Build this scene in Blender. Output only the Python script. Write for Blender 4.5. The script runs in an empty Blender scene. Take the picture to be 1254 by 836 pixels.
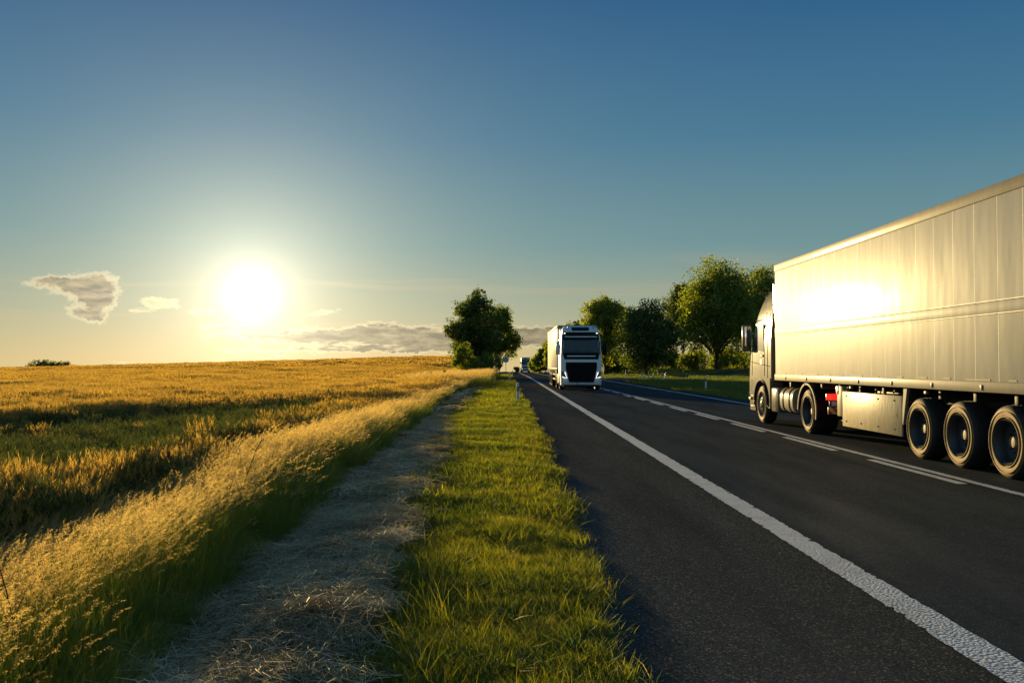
import bpy, bmesh, math, random
import numpy as np
from mathutils import Vector, Matrix
R = math.radians
rng = np.random.default_rng(7)
random.seed(7)
scene = bpy.context.scene
COL = scene.collection
SUN_AZ, SUN_EL = -15.7, 4.2          # degrees; azimuth from the road's direction (+Y), negative = left

# ------------------------------------------------------------------ utilities
def sstep(a, b, x):
    t = np.clip((np.asarray(x, float) - a) / (b - a), 0, 1)
    return t * t * (3 - 2 * t)

def tag(o, label=None, cat=None, group=None, kind=None):
    if label: o['label'] = label
    if cat: o['category'] = cat
    if group: o['group'] = group
    if kind: o['kind'] = kind
    return o

def empty(name, loc, rz=0, label=None, cat=None, group=None):
    o = bpy.data.objects.new(name, None); COL.objects.link(o)
    o.location = loc; o.rotation_euler = (0, 0, rz); o.empty_display_size = .3
    return tag(o, label, cat, group)

def copy_tree(o, parent=None):
    c = o.copy(); COL.objects.link(c)
    if parent is not None: c.parent = parent
    for ch in list(o.children): copy_tree(ch, c)
    return c

class B:
    """collects geometry for ONE mesh object"""
    def __init__(s): s.v = []; s.f = []
    def add(s, v, f):
        n = len(s.v); s.v += [tuple(p) for p in v]; s.f += [tuple(i + n for i in q) for q in f]; return s
    def box(s, c, d, bev=0.0, rot=None):
        bm = bmesh.new(); bmesh.ops.create_cube(bm, size=1)
        for v in bm.verts: v.co = Vector((v.co.x * d[0], v.co.y * d[1], v.co.z * d[2]))
        if bev > 0:
            bmesh.ops.bevel(bm, geom=list(bm.edges), offset=min(bev, min(d) * .45), segments=2, affect='EDGES', profile=.5)
        M = Matrix.Translation(c)
        if rot is not None: M = M @ rot
        bm.verts.index_update()
        s.add([M @ v.co for v in bm.verts], [[v.index for v in f.verts] for f in bm.faces]); bm.free(); return s
    def tube(s, pts, rad, n=8, cap=True):
        pts = [Vector(p) for p in pts]
        if not hasattr(rad, '__len__'): rad = [rad] * len(pts)
        vs = []; fs = []
        for i, p in enumerate(pts):
            d = (pts[min(i + 1, len(pts) - 1)] - pts[max(i - 1, 0)]).normalized()
            a = d.cross(Vector((0, 0, 1)));
            if a.length < .05: a = d.cross(Vector((1, 0, 0)))
            a.normalize(); b = d.cross(a)
            for k in range(n):
                t = 2 * math.pi * k / n
                vs.append(p + (a * math.cos(t) + b * math.sin(t)) * rad[i])
        for i in range(len(pts) - 1):
            for k in range(n):
                k2 = (k + 1) % n
                fs.append((i * n + k, i * n + k2, (i + 1) * n + k2, (i + 1) * n + k))
        if cap: fs += [tuple(range(n))[::-1], tuple((len(pts) - 1) * n + k for k in range(n))]
        return s.add(vs, fs)
    def lathe(s, prof, c=(0, 0, 0), n=40):
        """prof: (x along axle, radius); revolved round the X axis"""
        vs = []; fs = []
        for x, r in prof:
            for k in range(n):
                t = 2 * math.pi * k / n
                vs.append((c[0] + x, c[1] + r * math.cos(t), c[2] + r * math.sin(t)))
        for i in range(len(prof) - 1):
            for k in range(n):
                k2 = (k + 1) % n
                fs.append((i * n + k, i * n + k2, (i + 1) * n + k2, (i + 1) * n + k))
        return s.add(vs, fs)
    def prism(s, poly, x0, x1, axis='x'):
        """poly in (y,z) extruded in x  (axis 'x'), or (x,z) extruded in y (axis 'y')"""
        n = len(poly); vs = []
        for xx in (x0, x1):
            for p in poly: vs.append((xx, p[0], p[1]) if axis == 'x' else (p[0], xx, p[1]))
        fs = [tuple(range(n)), tuple(range(2 * n - 1, n - 1, -1))]
        for k in range(n):
            k2 = (k + 1) % n; fs.append((k, k + n, k2 + n, k2))
        return s.add(vs, fs)
    def grid(s, fn, us, vs_):
        V = [fn(u, v) for v in vs_ for u in us]; nu = len(us); F = []
        for j in range(len(vs_) - 1):
            for i in range(nu - 1):
                a = j * nu + i; F.append((a, a + 1, a + nu + 1, a + nu))
        return s.add(V, F)
    def build(s, name, mat, parent=None, smooth=35, loc=None):
        me = bpy.data.meshes.new(name); me.from_pydata(s.v, [], s.f); me.update()
        bm = bmesh.new(); bm.from_mesh(me); bmesh.ops.recalc_face_normals(bm, faces=bm.faces); bm.to_mesh(me); bm.free()
        if smooth:
            me.shade_smooth(); me.set_sharp_from_angle(angle=R(smooth))
        me.materials.append(mat)
        o = bpy.data.objects.new(name, me); COL.objects.link(o)
        if parent is not None: o.parent = parent
        if loc: o.location = loc
        return o

def np_mesh(name, V, F, mat, attrs=None, smooth=False):
    """V (n,3) F (m,k) numpy arrays; attrs: name -> (domain, per-element floats)"""
    me = bpy.data.meshes.new(name); k = F.shape[1]
    me.vertices.add(len(V)); me.vertices.foreach_set('co', V.astype(np.float32).ravel())
    me.loops.add(F.size); me.loops.foreach_set('vertex_index', F.astype(np.int32).ravel())
    me.polygons.add(len(F)); me.polygons.foreach_set('loop_start', (np.arange(len(F)) * k).astype(np.int32))
    try: me.polygons.foreach_set('loop_total', np.full(len(F), k, np.int32))
    except Exception: pass
    for nm, (dom, a) in (attrs or {}).items():
        at = me.attributes.new(nm, 'FLOAT', dom); at.data.foreach_set('value', np.asarray(a, np.float32).ravel())
    me.update(calc_edges=True); me.validate()
    if smooth: me.shade_smooth()
    if mat: me.materials.append(mat)
    return me

# ------------------------------------------------------------------ node helpers
class N:
    def __init__(s, tree): s.t = tree; s.n = tree.nodes; s.l = tree.links
    def new(s, typ, **kw):
        n = s.n.new(typ)
        for k, v in kw.items(): setattr(n, k, v)
        return n
    def put(s, sock, v):
        if isinstance(v, bpy.types.NodeSocket): s.l.new(v, sock)
        elif v is not None: sock.default_value = v
    def math(s, op, a, b=None, c=None, clamp=False):
        n = s.new('ShaderNodeMath', operation=op, use_clamp=clamp)
        s.put(n.inputs[0], a)
        if b is not None: s.put(n.inputs[1], b)
        if c is not None: s.put(n.inputs[2], c)
        return n.outputs[0]
    def vmath(s, op, a, b=None, out=0):
        n = s.new('ShaderNodeVectorMath', operation=op); s.put(n.inputs[0], a)
        if b is not None: s.put(n.inputs[1] if op != 'SCALE' else n.inputs['Scale'], b)
        return n.outputs['Value'] if out == 'v' else n.outputs[0]
    def mix(s, f, a, b, mode='MIX', clampf=True):
        n = s.new('ShaderNodeMix', data_type='RGBA', blend_type=mode, clamp_factor=clampf)
        s.put(n.inputs[0], f); s.put(n.inputs[6], a); s.put(n.inputs[7], b); return n.outputs[2]
    def ramp(s, f, stops, interp='LINEAR'):
        n = s.new('ShaderNodeValToRGB'); e = n.color_ramp.elements; n.color_ramp.interpolation = interp
        while len(e) < len(stops): e.new(.5)
        for i, (p, c) in enumerate(stops): e[i].position = p; e[i].color = c if len(c) == 4 else (*c, 1)
        s.put(n.inputs[0], f); return n.outputs[0]
    def noise(s, vec, scale, detail=3, rough=.5, dist=0, out=0, dim='3D'):
        n = s.new('ShaderNodeTexNoise', noise_dimensions=dim)
        if vec is not None: s.put(n.inputs['Vector'], vec)
        n.inputs['Scale'].default_value = scale; n.inputs['Detail'].default_value = detail
        n.inputs['Roughness'].default_value = rough; n.inputs['Distortion'].default_value = dist
        return n.outputs[out]
    def map(s, v, a, b, c=0.0, d=1.0, smooth=False):
        n = s.new('ShaderNodeMapRange', clamp=True)
        if smooth: n.interpolation_type = 'SMOOTHSTEP'
        s.put(n.inputs[0], v)
        for i, q in zip((1, 2, 3, 4), (a, b, c, d)): s.put(n.inputs[i], q)
        return n.outputs[0]
    def attr(s, name):
        return s.new('ShaderNodeAttribute', attribute_name=name).outputs['Fac']
    def obj(s): return s.new('ShaderNodeTexCoord').outputs['Object']
    def pos(s): return s.new('ShaderNodeNewGeometry').outputs['Position']
    def mapping(s, v, sc=(1, 1, 1), loc=(0, 0, 0), rot=(0, 0, 0)):
        n = s.new('ShaderNodeMapping'); s.put(n.inputs[0], v)
        n.inputs['Scale'].default_value = sc; n.inputs['Location'].default_value = loc; n.inputs['Rotation'].default_value = rot
        return n.outputs[0]
    def bump(s, h, strength=.3, dist=.02):
        n = s.new('ShaderNodeBump'); n.inputs['Strength'].default_value = strength; n.inputs['Distance'].default_value = dist
        s.put(n.inputs['Height'], h); return n.outputs[0]

def new_mat(name):
    m = bpy.data.materials.new(name); m.use_nodes = True
    t = N(m.node_tree); t.n.clear(); out = t.new('ShaderNodeOutputMaterial'); return m, t, out

def pbr(name, col, rough=.5, metal=0.0, fn=None, spec=.5, coat=0, coat_rough=.1, emit=None, estr=0):
    """Principled; fn(t, bsdf) adds procedural detail"""
    m, t, out = new_mat(name)
    b = t.new('ShaderNodeBsdfPrincipled'); t.l.new(b.outputs[0], out.inputs[0])
    b.inputs['Base Color'].default_value = (*col, 1); b.inputs['Roughness'].default_value = rough
    b.inputs['Metallic'].default_value = metal; b.inputs['Specular IOR Level'].default_value = spec
    b.inputs['Coat Weight'].default_value = coat; b.inputs['Coat Roughness'].default_value = coat_rough
    if emit: b.inputs['Emission Color'].default_value = (*emit, 1); b.inputs['Emission Strength'].default_value = estr
    if fn: fn(t, b)
    return m

def soft_gloss(name, fn, g1=(.025, .3), g2=(.04, .5), tint=(1, 1, 1)):
    """weathered lacquer or sheet: diffuse under two faint, constant-strength gloss lobes; fn(t) -> colour, normal"""
    m, t, out = new_mat(name); c, nrm = fn(t); last = None
    d = t.new('ShaderNodeBsdfDiffuse'); t.l.new(c, d.inputs[0]); last = d.outputs[0]
    if nrm is not None: t.l.new(nrm, d.inputs['Normal'])
    for amt, ro in (g1, g2):
        g = t.new('ShaderNodeBsdfGlossy'); g.inputs['Roughness'].default_value = ro; g.inputs[0].default_value = (*tint, 1)
        if nrm is not None: t.l.new(nrm, g.inputs['Normal'])
        ms = t.new('ShaderNodeMixShader'); ms.inputs[0].default_value = amt
        t.l.new(last, ms.inputs[1]); t.l.new(g.outputs[0], ms.inputs[2]); last = ms.outputs[0]
    t.l.new(last, out.inputs[0]); return m
def dirt_col(col, dcol, scale=3, amt=.5, streak=(1, 1, .25), bump=0.0):
    def fn(t):
        n = t.noise(t.mapping(t.obj(), streak), scale, 6, .65); n2 = t.noise(t.obj(), scale * 7, 4, .6)
        f = t.math('MULTIPLY', t.map(t.math('ADD', n, t.math('MULTIPLY', n2, .3)), .5, .85), amt)
        return t.mix(f, (*col, 1), (*dcol, 1)), (t.bump(n, bump, .02) if bump else None)
    return fn

def dirt(col, dcol, scale=3, amt=.5, rough=(.3, .6), streak=(1, 1, .25)):
    def fn(t, b):
        v = t.mapping(t.obj(), streak)
        n = t.noise(v, scale, 6, .65); n2 = t.noise(t.obj(), scale * 7, 4, .6)
        f = t.math('MULTIPLY', t.map(t.math('ADD', n, t.math('MULTIPLY', n2, .3)), .5, .85), amt)
        t.l.new(t.mix(f, (*col, 1), (*dcol, 1)), b.inputs['Base Color'])
        t.l.new(t.map(n, .3, .7, rough[0], rough[1]), b.inputs['Roughness'])
    return fn

def leaf_mat(name, stops, trans=.5, tcol_gain=(1.25, 1.1, .5), rough=.5, grad=None, gloss=.05):
    """foliage: colour from the per-blade attribute 'shade' and the instance's random; grad = colours along the blade ('h')"""
    m, t, out = new_mat(name)
    sh = t.attr('shade'); rnd = t.new('ShaderNodeObjectInfo').outputs['Random']
    big = t.noise(t.pos(), .9, 2)
    f = t.math('ADD', t.math('MULTIPLY', sh, .6), t.math('ADD', t.math('MULTIPLY', rnd, .15), t.math('MULTIPLY', t.map(big, .35, .65), .25)))
    c = t.ramp(f, stops)
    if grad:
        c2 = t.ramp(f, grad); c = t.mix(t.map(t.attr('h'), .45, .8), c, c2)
    d = t.new('ShaderNodeBsdfDiffuse'); t.l.new(c, d.inputs[0])
    tr = t.new('ShaderNodeBsdfTranslucent'); t.l.new(t.mix(1.0, c, (*tcol_gain, 1), 'MULTIPLY'), tr.inputs[0])
    ms = t.new('ShaderNodeMixShader'); ms.inputs[0].default_value = trans
    t.l.new(d.outputs[0], ms.inputs[1]); t.l.new(tr.outputs[0], ms.inputs[2])
    g = t.new('ShaderNodeBsdfGlossy'); g.inputs['Roughness'].default_value = rough; g.inputs[0].default_value = (.9, .9, .8, 1)
    m2 = t.new('ShaderNodeMixShader'); m2.inputs[0].default_value = gloss
    t.l.new(ms.outputs[0], m2.inputs[1]); t.l.new(g.outputs[0], m2.inputs[2]); t.l.new(m2.outputs[0], out.inputs[0])
    return m

# ------------------------------------------------------------------ terrain
def zroad(Y):
    Y = np.asarray(Y, float)
    return -.55 * sstep(80, 250, Y) - .016 * np.maximum(Y - 262, 0) - 1.2 * sstep(258, 300, Y)

E_A = np.array([-9, -.7, -.559, -.3865, -.21, -.126, -.072, -.035, -.01])
E_Z = np.array([-2.0, -1.3, -.65, .6, 1.9, 2.75, 3.1, 2.0, .4])
def road_dx(Y):                         # the road drifts a touch to the right with distance
    return .45 * (np.maximum(np.asarray(Y, float), 0) / 160.0) ** 1.3
def G(X, Y):
    X = np.asarray(X, float); Y = np.asarray(Y, float)
    zr = zroad(Y)
    # left bank and ditch, then the field
    s = -X
    z = zr + .03 * sstep(-.75, -.1, s) - .13 * sstep(.9, 2.2, s) - .22 * sstep(2.2, 4.5, s)
    a = X / np.maximum(Y, 30)
    zc = np.interp(a, E_A, E_Z)
    und = .10 * np.sin(X * .23 + 1.3) * np.sin(Y * .11 + .4) + .05 * np.sin(X * .6 + Y * .31)
    zf = (zc + .33) * sstep(50, 300, Y) - .33 - zr - .022 * np.maximum(Y - 310, 0) * 1.0 + und * sstep(8, 20, s)
    fx = sstep(4.0, 14, s)
    z = np.where(X < -4, z * (1 - fx) + fx * (zf + zr), z)
    # right side: verge, then gently rising meadow and a far hillside
    r = X - 10.8
    rise = .85 * sstep(4, 22, r) * sstep(60, 125, Y) + 7.5 * sstep(170, 620, Y) * sstep(15, 60, r) - .016 * np.maximum(Y - 640, 0) * sstep(15, 60, r)
    comp = (-zr) * sstep(5, 40, r) * 1.0
    dip = -.12 * sstep(.3, 2.5, r) * (1 - sstep(60, 80, Y))
    z = np.where(X > 10.8, z + rise + comp + dip, z)
    return z
def Gf(x, y): return float(G(x, y))

def ground_mesh():
    def axis(near, far, d0, g):
        v = [0.0]; d = d0
        while v[-1] < far:
            v.append(v[-1] + d)
            if v[-1] > near: d *= g
        return v
    xp = axis(14, 4200, .5, 1.09); xs = np.array(sorted(set([-x for x in axis(14, 4200, .5, 1.09)] + xp)))
    ys = np.array(sorted(set([-y for y in axis(10, 600, 1.2, 1.2)] + axis(60, 4200, .8, 1.045))))
    XX, YY = np.meshgrid(xs, ys); ZZ = G(XX, YY)
    # keep the sheet under the asphalt
    under = (XX > .95) & (XX < 10.6)
    ZZ = np.where(under, zroad(YY) - .05, ZZ)
    V = np.stack([XX.ravel(), YY.ravel(), ZZ.ravel()], 1); nx = len(xs)
    i, j = np.meshgrid(np.arange(nx - 1), np.arange(len(ys) - 1)); a = (j * nx + i).ravel()
    return V, np.stack([a, a + 1, a + nx + 1, a + nx], 1)

def ground_material():
    m, t, out = new_mat('meadow_and_field_ground')
    b = t.new('ShaderNodeBsdfPrincipled'); t.l.new(b.outputs[0], out.inputs[0]); b.inputs['Roughness'].default_value = .95
    b.inputs['Specular IOR Level'].default_value = .15
    p = t.pos(); sep = t.new('ShaderNodeSeparateXYZ'); t.l.new(p, sep.inputs[0]); x = sep.outputs[0]; y = sep.outputs[1]
    n1 = t.noise(p, .6, 5); n2 = t.noise(p, 12, 5, .7)
    green = t.ramp(n1, [(.3, (.035, .055, .012)), (.7, (.07, .09, .02))])
    soil = t.ramp(n2, [(.3, (.03, .022, .012)), (.7, (.10, .075, .04))])
    straw = t.ramp(n2, [(.3, (.09, .07, .035)), (.7, (.24, .19, .10))])
    wob = t.math('MULTIPLY', t.math('SUBTRACT', n1, .5), 1.2)
    xl = t.math('ADD', x, wob)
    c = t.mix(t.math('MULTIPLY', t.map(xl, -1.0, -1.35), t.map(y, 14, 32, 1, .15)), green, straw)
    c = t.mix(t.map(xl, -1.6, -2.2), c, soil)
    wheat = t.ramp(n1, [(.3, (.22, .145, .045)), (.7, (.33, .22, .07))])
    far = t.math('MULTIPLY', t.map(y, 90, 200), t.map(x, -8, -12))
    c = t.mix(far, c, wheat)
    pale = t.ramp(t.noise(t.mapping(p, (.01, .05, 1)), 1, 3), [(.35, (.045, .075, .05)), (.65, (.075, .105, .065))])
    c = t.mix(t.math('MULTIPLY', t.map(y, 190, 230), t.map(x, 12, 20)), c, pale)
    t.l.new(c, b.inputs['Base Color'])
    t.l.new(t.bump(n2, .6, .03), b.inputs['Normal'])
    return m

# ------------------------------------------------------------------ road
def asphalt(name, base, tone, speck=.5, rough=.4, gloss=.04):
    m, t, out = new_mat(name)
    b = t.new('ShaderNodeBsdfDiffuse'); gl = t.new('ShaderNodeBsdfGlossy'); msx = t.new('ShaderNodeMixShader')
    t.l.new(b.outputs[0], msx.inputs[1]); t.l.new(gl.outputs[0], msx.inputs[2]); t.l.new(msx.outputs[0], out.inputs[0])
    p = t.pos()
    vor = t.new('ShaderNodeTexVoronoi'); vor.inputs['Scale'].default_value = 170; t.l.new(p, vor.inputs['Vector'])
    vor2 = t.new('ShaderNodeTexVoronoi'); vor2.inputs['Scale'].default_value = 95; t.l.new(p, vor2.inputs['Vector'])
    big = t.noise(t.mapping(p, (1, .12, 1)), 1.3, 4, .6); mid = t.noise(p, 6, 5, .65)
    sepc = t.new('ShaderNodeSeparateColor'); t.l.new(vor.outputs['Color'], sepc.inputs[0])
    sepd = t.new('ShaderNodeSeparateColor'); t.l.new(vor2.outputs['Color'], sepd.inputs[0])
    c = t.mix(t.map(mid, .3, .7), (*base, 1), (*tone, 1))
    c = t.mix(t.math('MULTIPLY', t.map(sepc.outputs[0], .42, .95), speck), c, (.15, .15, .14, 1))
    c = t.mix(t.math('MULTIPLY', t.map(sepd.outputs[1], .90, .96), speck), c, (.34, .27, .18, 1))
    c = t.mix(t.math('MULTIPLY', t.map(sepd.outputs[0], .7, 1), .5), c, (.012, .013, .014, 1))
    sx = t.new('ShaderNodeSeparateXYZ'); t.l.new(p, sx.inputs[0])
    trk = t.math('SINE', t.math('MULTIPLY', t.math('SUBTRACT', sx.outputs[0], 3.0), 3.49)); c = t.mix(t.math('MULTIPLY', t.map(trk, .2, 1), .18), c, (.06, .062, .064, 1))
    c = t.mix(t.map(big, .35, .7, 0, .45), c, (base[0] * .6, base[1] * .6, base[2] * .6, 1))
    t.l.new(c, b.inputs['Color'])
    t.l.new(t.map(big, .3, .7, rough - .06, rough + .06), gl.inputs['Roughness'])
    t.l.new(t.map(big, .3, .7, gloss * 1.4, gloss * .6), msx.inputs[0])
    h = t.math('ADD', t.math('MULTIPLY', vor.outputs['Distance'], -1.0), t.math('MULTIPLY', t.noise(p, 260, 2), .5))
    nb = t.bump(h, .5, .005); t.l.new(nb, b.inputs['Normal']); t.l.new(t.bump(h, .15, .003), gl.inputs['Normal'])
    return m

def strip(name, x0, x1, Y0, Y1, dz, mat, ragged=0.0, dy_near=.05, nx=2, drift=True):
    """a long sheet following the road; ragged edges near the camera"""
    ys = [Y0]; d = .5
    while ys[-1] < Y1:
        y = ys[-1]
        d = dy_near if (ragged and 0 < y < 22) else (.25 if ragged and y < 60 and y > 0 else 2.0)
        ys.append(min(y + d, Y1))
    ys = np.array(ys); rs = np.random.default_rng(abs(hash(name)) % 1000 if False else int(abs(x0) * 100) + 3)
    n = len(ys)
    def jag():
        if not ragged: return np.zeros(n)
        w = rs.normal(0, 1, n); sm = np.convolve(rs.normal(0, 1, n + 8), np.ones(9) / 9, 'valid') * 2.2
        chip = -np.abs(rs.normal(0, 1, n)) * (rs.random(n) < .12) * 2.0
        return ragged * (w * .35 + sm * .25 + chip)
    dx = road_dx(ys) if drift else 0
    L = x0 + dx - jag(); Rr = x1 + dx + jag()
    V = []
    for k in range(nx):
        f = k / (nx - 1); V.append(np.stack([L * (1 - f) + Rr * f, ys, zroad(ys) + dz], 1))
    V = np.stack(V, 1).reshape(-1, 3)
    i, j = np.meshgrid(np.arange(nx - 1), np.arange(n - 1)); a = (j * nx + i).ravel()
    me = np_mesh(name, V, np.stack([a, a + 1, a + nx + 1, a + nx], 1), mat)
    o = bpy.data.objects.new(name, me); COL.objects.link(o); return o

def paint_mat():
    def fn(t, b):
        p = t.pos(); v = t.new('ShaderNodeTexVoronoi'); v.inputs['Scale'].default_value = 45; t.l.new(p, v.inputs['Vector'])
        n = t.noise(p, 25, 5, .7); n2 = t.noise(p, 3, 4)
        c = t.mix(t.map(n, .35, .75), (.44, .48, .53, 1), (.68, .73, .80, 1))
        c = t.mix(t.map(v.outputs['Distance'], .45, .8, 0, .5), c, (.16, .16, .16, 1))
        c = t.mix(t.map(n2, .48, .75, 0, .45), c, (.2, .19, .17, 1)); c = t.mix(t.map(t.noise(p, 70, 3, .7), .62, .68, 0, .7), c, (.06, .06, .06, 1))
        t.l.new(c, b.inputs['Base Color']); t.l.new(t.bump(t.math('MULTIPLY', v.outputs['Distance'], -1), .8, .012), b.inputs['Normal'])
    return pbr('worn_road_paint', (.6, .6, .6), .55, fn=fn)

gm = ground_material(); V, F = ground_mesh()
go = bpy.data.objects.new('ground', np_mesh('ground', V, F, gm, smooth=True)); COL.objects.link(go); tag(go, kind='structure')
m_shoulder = asphalt('coarse_shoulder_asphalt', (.026, .031, .031), (.041, .046, .045), .75, .45, .014)
m_lane = asphalt('fine_lane_asphalt', (.025, .033, .037), (.039, .047, .051), .3, .44, .030)
m_paint = paint_mat()
tag(strip('shoulder', .50, 2.62, -30, 330, .002, m_shoulder, nx=3, ragged=.03), kind='structure')
tag(strip('road', 2.60, 10.85, -30, 330, .006, m_lane, nx=4), kind='structure')
tag(strip('edge_line', 2.44, 2.69, -20, 300, .0115, m_paint, ragged=.012), kind='structure')
tag(strip('far_edge_line', 9.27, 9.47, -20, 300, .0115, m_paint, ragged=.006), kind='structure')
tag(strip('centre_line', 6.07, 6.20, -20, 300, .0115, m_paint, ragged=.005), kind='structure')
# dashes beside the centre line, one marking
bd = B(); y = 11.78 - 4.56 * 4
while y < 240:
    z = float(zroad(y)); z2 = float(zroad(y + 3)); dx = float(road_dx(y)); dx2 = float(road_dx(y + 3))
    bd.add([(5.84 + dx, y, z + .0115), (5.98 + dx, y, z + .0115), (5.98 + dx2, y + 3, z2 + .0115), (5.84 + dx2, y + 3, z2 + .0115)], [(0, 1, 2, 3)])
    y += 4.56
tag(bd.build('dashed_line', m_paint, smooth=0), kind='structure')
# side road joining from the right
def side_road():
    cl = [(8, 93), (14, 96), (20, 101), (28, 109), (40, 120), (60, 134), (90, 148), (140, 160)]
    ws = [15, 12, 8.5, 7, 6.5, 6.5, 6.5, 6.5]
    pts = []; w = []
    for i in range(len(cl) - 1):
        for k in range(10):
            f = k / 10; pts.append(Vector((cl[i][0] * (1 - f) + cl[i + 1][0] * f, cl[i][1] * (1 - f) + cl[i + 1][1] * f, 0))); w.append(ws[i] * (1 - f) + ws[i + 1] * f)
    V = []
    for i, p in enumerate(pts):
        d = (pts[min(i + 1, len(pts) - 1)] - pts[max(i - 1, 0)]).normalized(); nrm = Vector((-d.y, d.x, 0))
        for k in range(5):
            q = p + nrm * w[i] * (k / 4 - .5)
            z = max(Gf(q.x, q.y), float(zroad(q.y)) if q.x < 13 else -9) + .035
            if q.x < 11: z = float(zroad(q.y)) + .003
            V.append((q.x, q.y, z))
    F = [(i * 5 + k, i * 5 + k + 1, (i + 1) * 5 + k + 1, (i + 1) * 5 + k) for i in range(len(pts) - 1) for k in range(4)]
    return B().add(V, F).build('side_road', m_lane)
tag(side_road(), kind='structure')

# ------------------------------------------------------------------ scattered stuff (geometry nodes)
def blades(n, rad, hmin, hmax, w, lean=.35, seg=3, rs=None, curl=.6, base_z=-.02, wind=(0, 0)):
    """n tapered curved blades inside a disc: returns V, F, shade(face), h(vertex)"""
    r = rad * np.sqrt(rs.random(n)); a = rs.random(n) * 2 * np.pi
    bx, by = r * np.cos(a), r * np.sin(a)
    H = hmin + (hmax - hmin) * rs.random(n); la = rs.random(n) * 2 * np.pi
    L = H * lean * (.3 + rs.random(n)); ww = w * (.6 + .8 * rs.random(n)); fa = rs.random(n) * np.pi
    V = np.zeros((n, (seg + 1) * 2, 3)); hh = np.zeros((n, (seg + 1) * 2))
    for k in range(seg + 1):
        t = k / seg; s = t ** (1 + curl)
        cx = bx + np.cos(la) * L * s + wind[0] * H * s; cy = by + np.sin(la) * L * s + wind[1] * H * s
        cz = base_z + H * (t - .25 * lean * t * t)
        wk = ww * (1 - t ** 2 * .92)
        V[:, 2 * k] = np.stack([cx - np.cos(fa) * wk / 2, cy - np.sin(fa) * wk / 2, cz], 1)
        V[:, 2 * k + 1] = np.stack([cx + np.cos(fa) * wk / 2, cy + np.sin(fa) * wk / 2, cz], 1)
        hh[:, 2 * k] = hh[:, 2 * k + 1] = t
    q = np.array([[2 * k, 2 * k + 1, 2 * k + 3, 2 * k + 2] for k in range(seg)])
    F = (np.arange(n)[:, None, None] * (seg + 1) * 2 + q[None]).reshape(-1, 4)
    sh = np.repeat(rs.random(n), seg)
    tip = np.stack([bx + np.cos(la) * L + wind[0] * H, by + np.sin(la) * L + wind[1] * H, base_z + H * (1 - .25 * lean)], 1)
    return V.reshape(-1, 3), F, sh, hh.ravel(), tip, la

def quads(C, size, rs, asp=2.2, up=None, D=None):
    """loose little leaf quads around centres C"""
    n = len(C); d = rs.normal(0, 1, (n, 3))
    if D is not None: d = D.copy()
    if up is not None: d = d * (1 - up) + np.array([0, 0, 1]) * up * 2
    d /= np.linalg.norm(d, axis=1)[:, None]
    e = np.cross(d, rs.normal(0, 1, (n, 3))); e /= np.linalg.norm(e, axis=1)[:, None] + 1e-9
    sz = np.asarray(size) * (.6 + .8 * rs.random(n)); d = d * sz[:, None] / 2; e = e * sz[:, None] / 2 / asp
    V = np.stack([C - d, C + e, C + d, C - e], 1).reshape(-1, 3)
    return V, (np.arange(n)[:, None] * 4 + np.arange(4)[None])

def merge(parts):
    V = []; F = []; S = []; H = []; M = []; o = 0
    for (v, f, s, h, mi) in parts:
        V.append(v); F.append(f + o); S.append(s); H.append(h); M.append(np.full(len(f), mi)); o += len(v)
    return np.concatenate(V), np.concatenate(F), np.concatenate(S), np.concatenate(H), np.concatenate(M)

def tuft_obj(name, parts, mats):
    V, F, S, H, M = merge(parts)
    me = np_mesh(name, V, F, None, {'shade': ('FACE', S), 'h': ('POINT', H)})
    for m in mats: me.materials.append(m)
    me.polygons.foreach_set('material_index', M.astype(np.int32))
    return bpy.data.objects.new(name, me)

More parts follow.
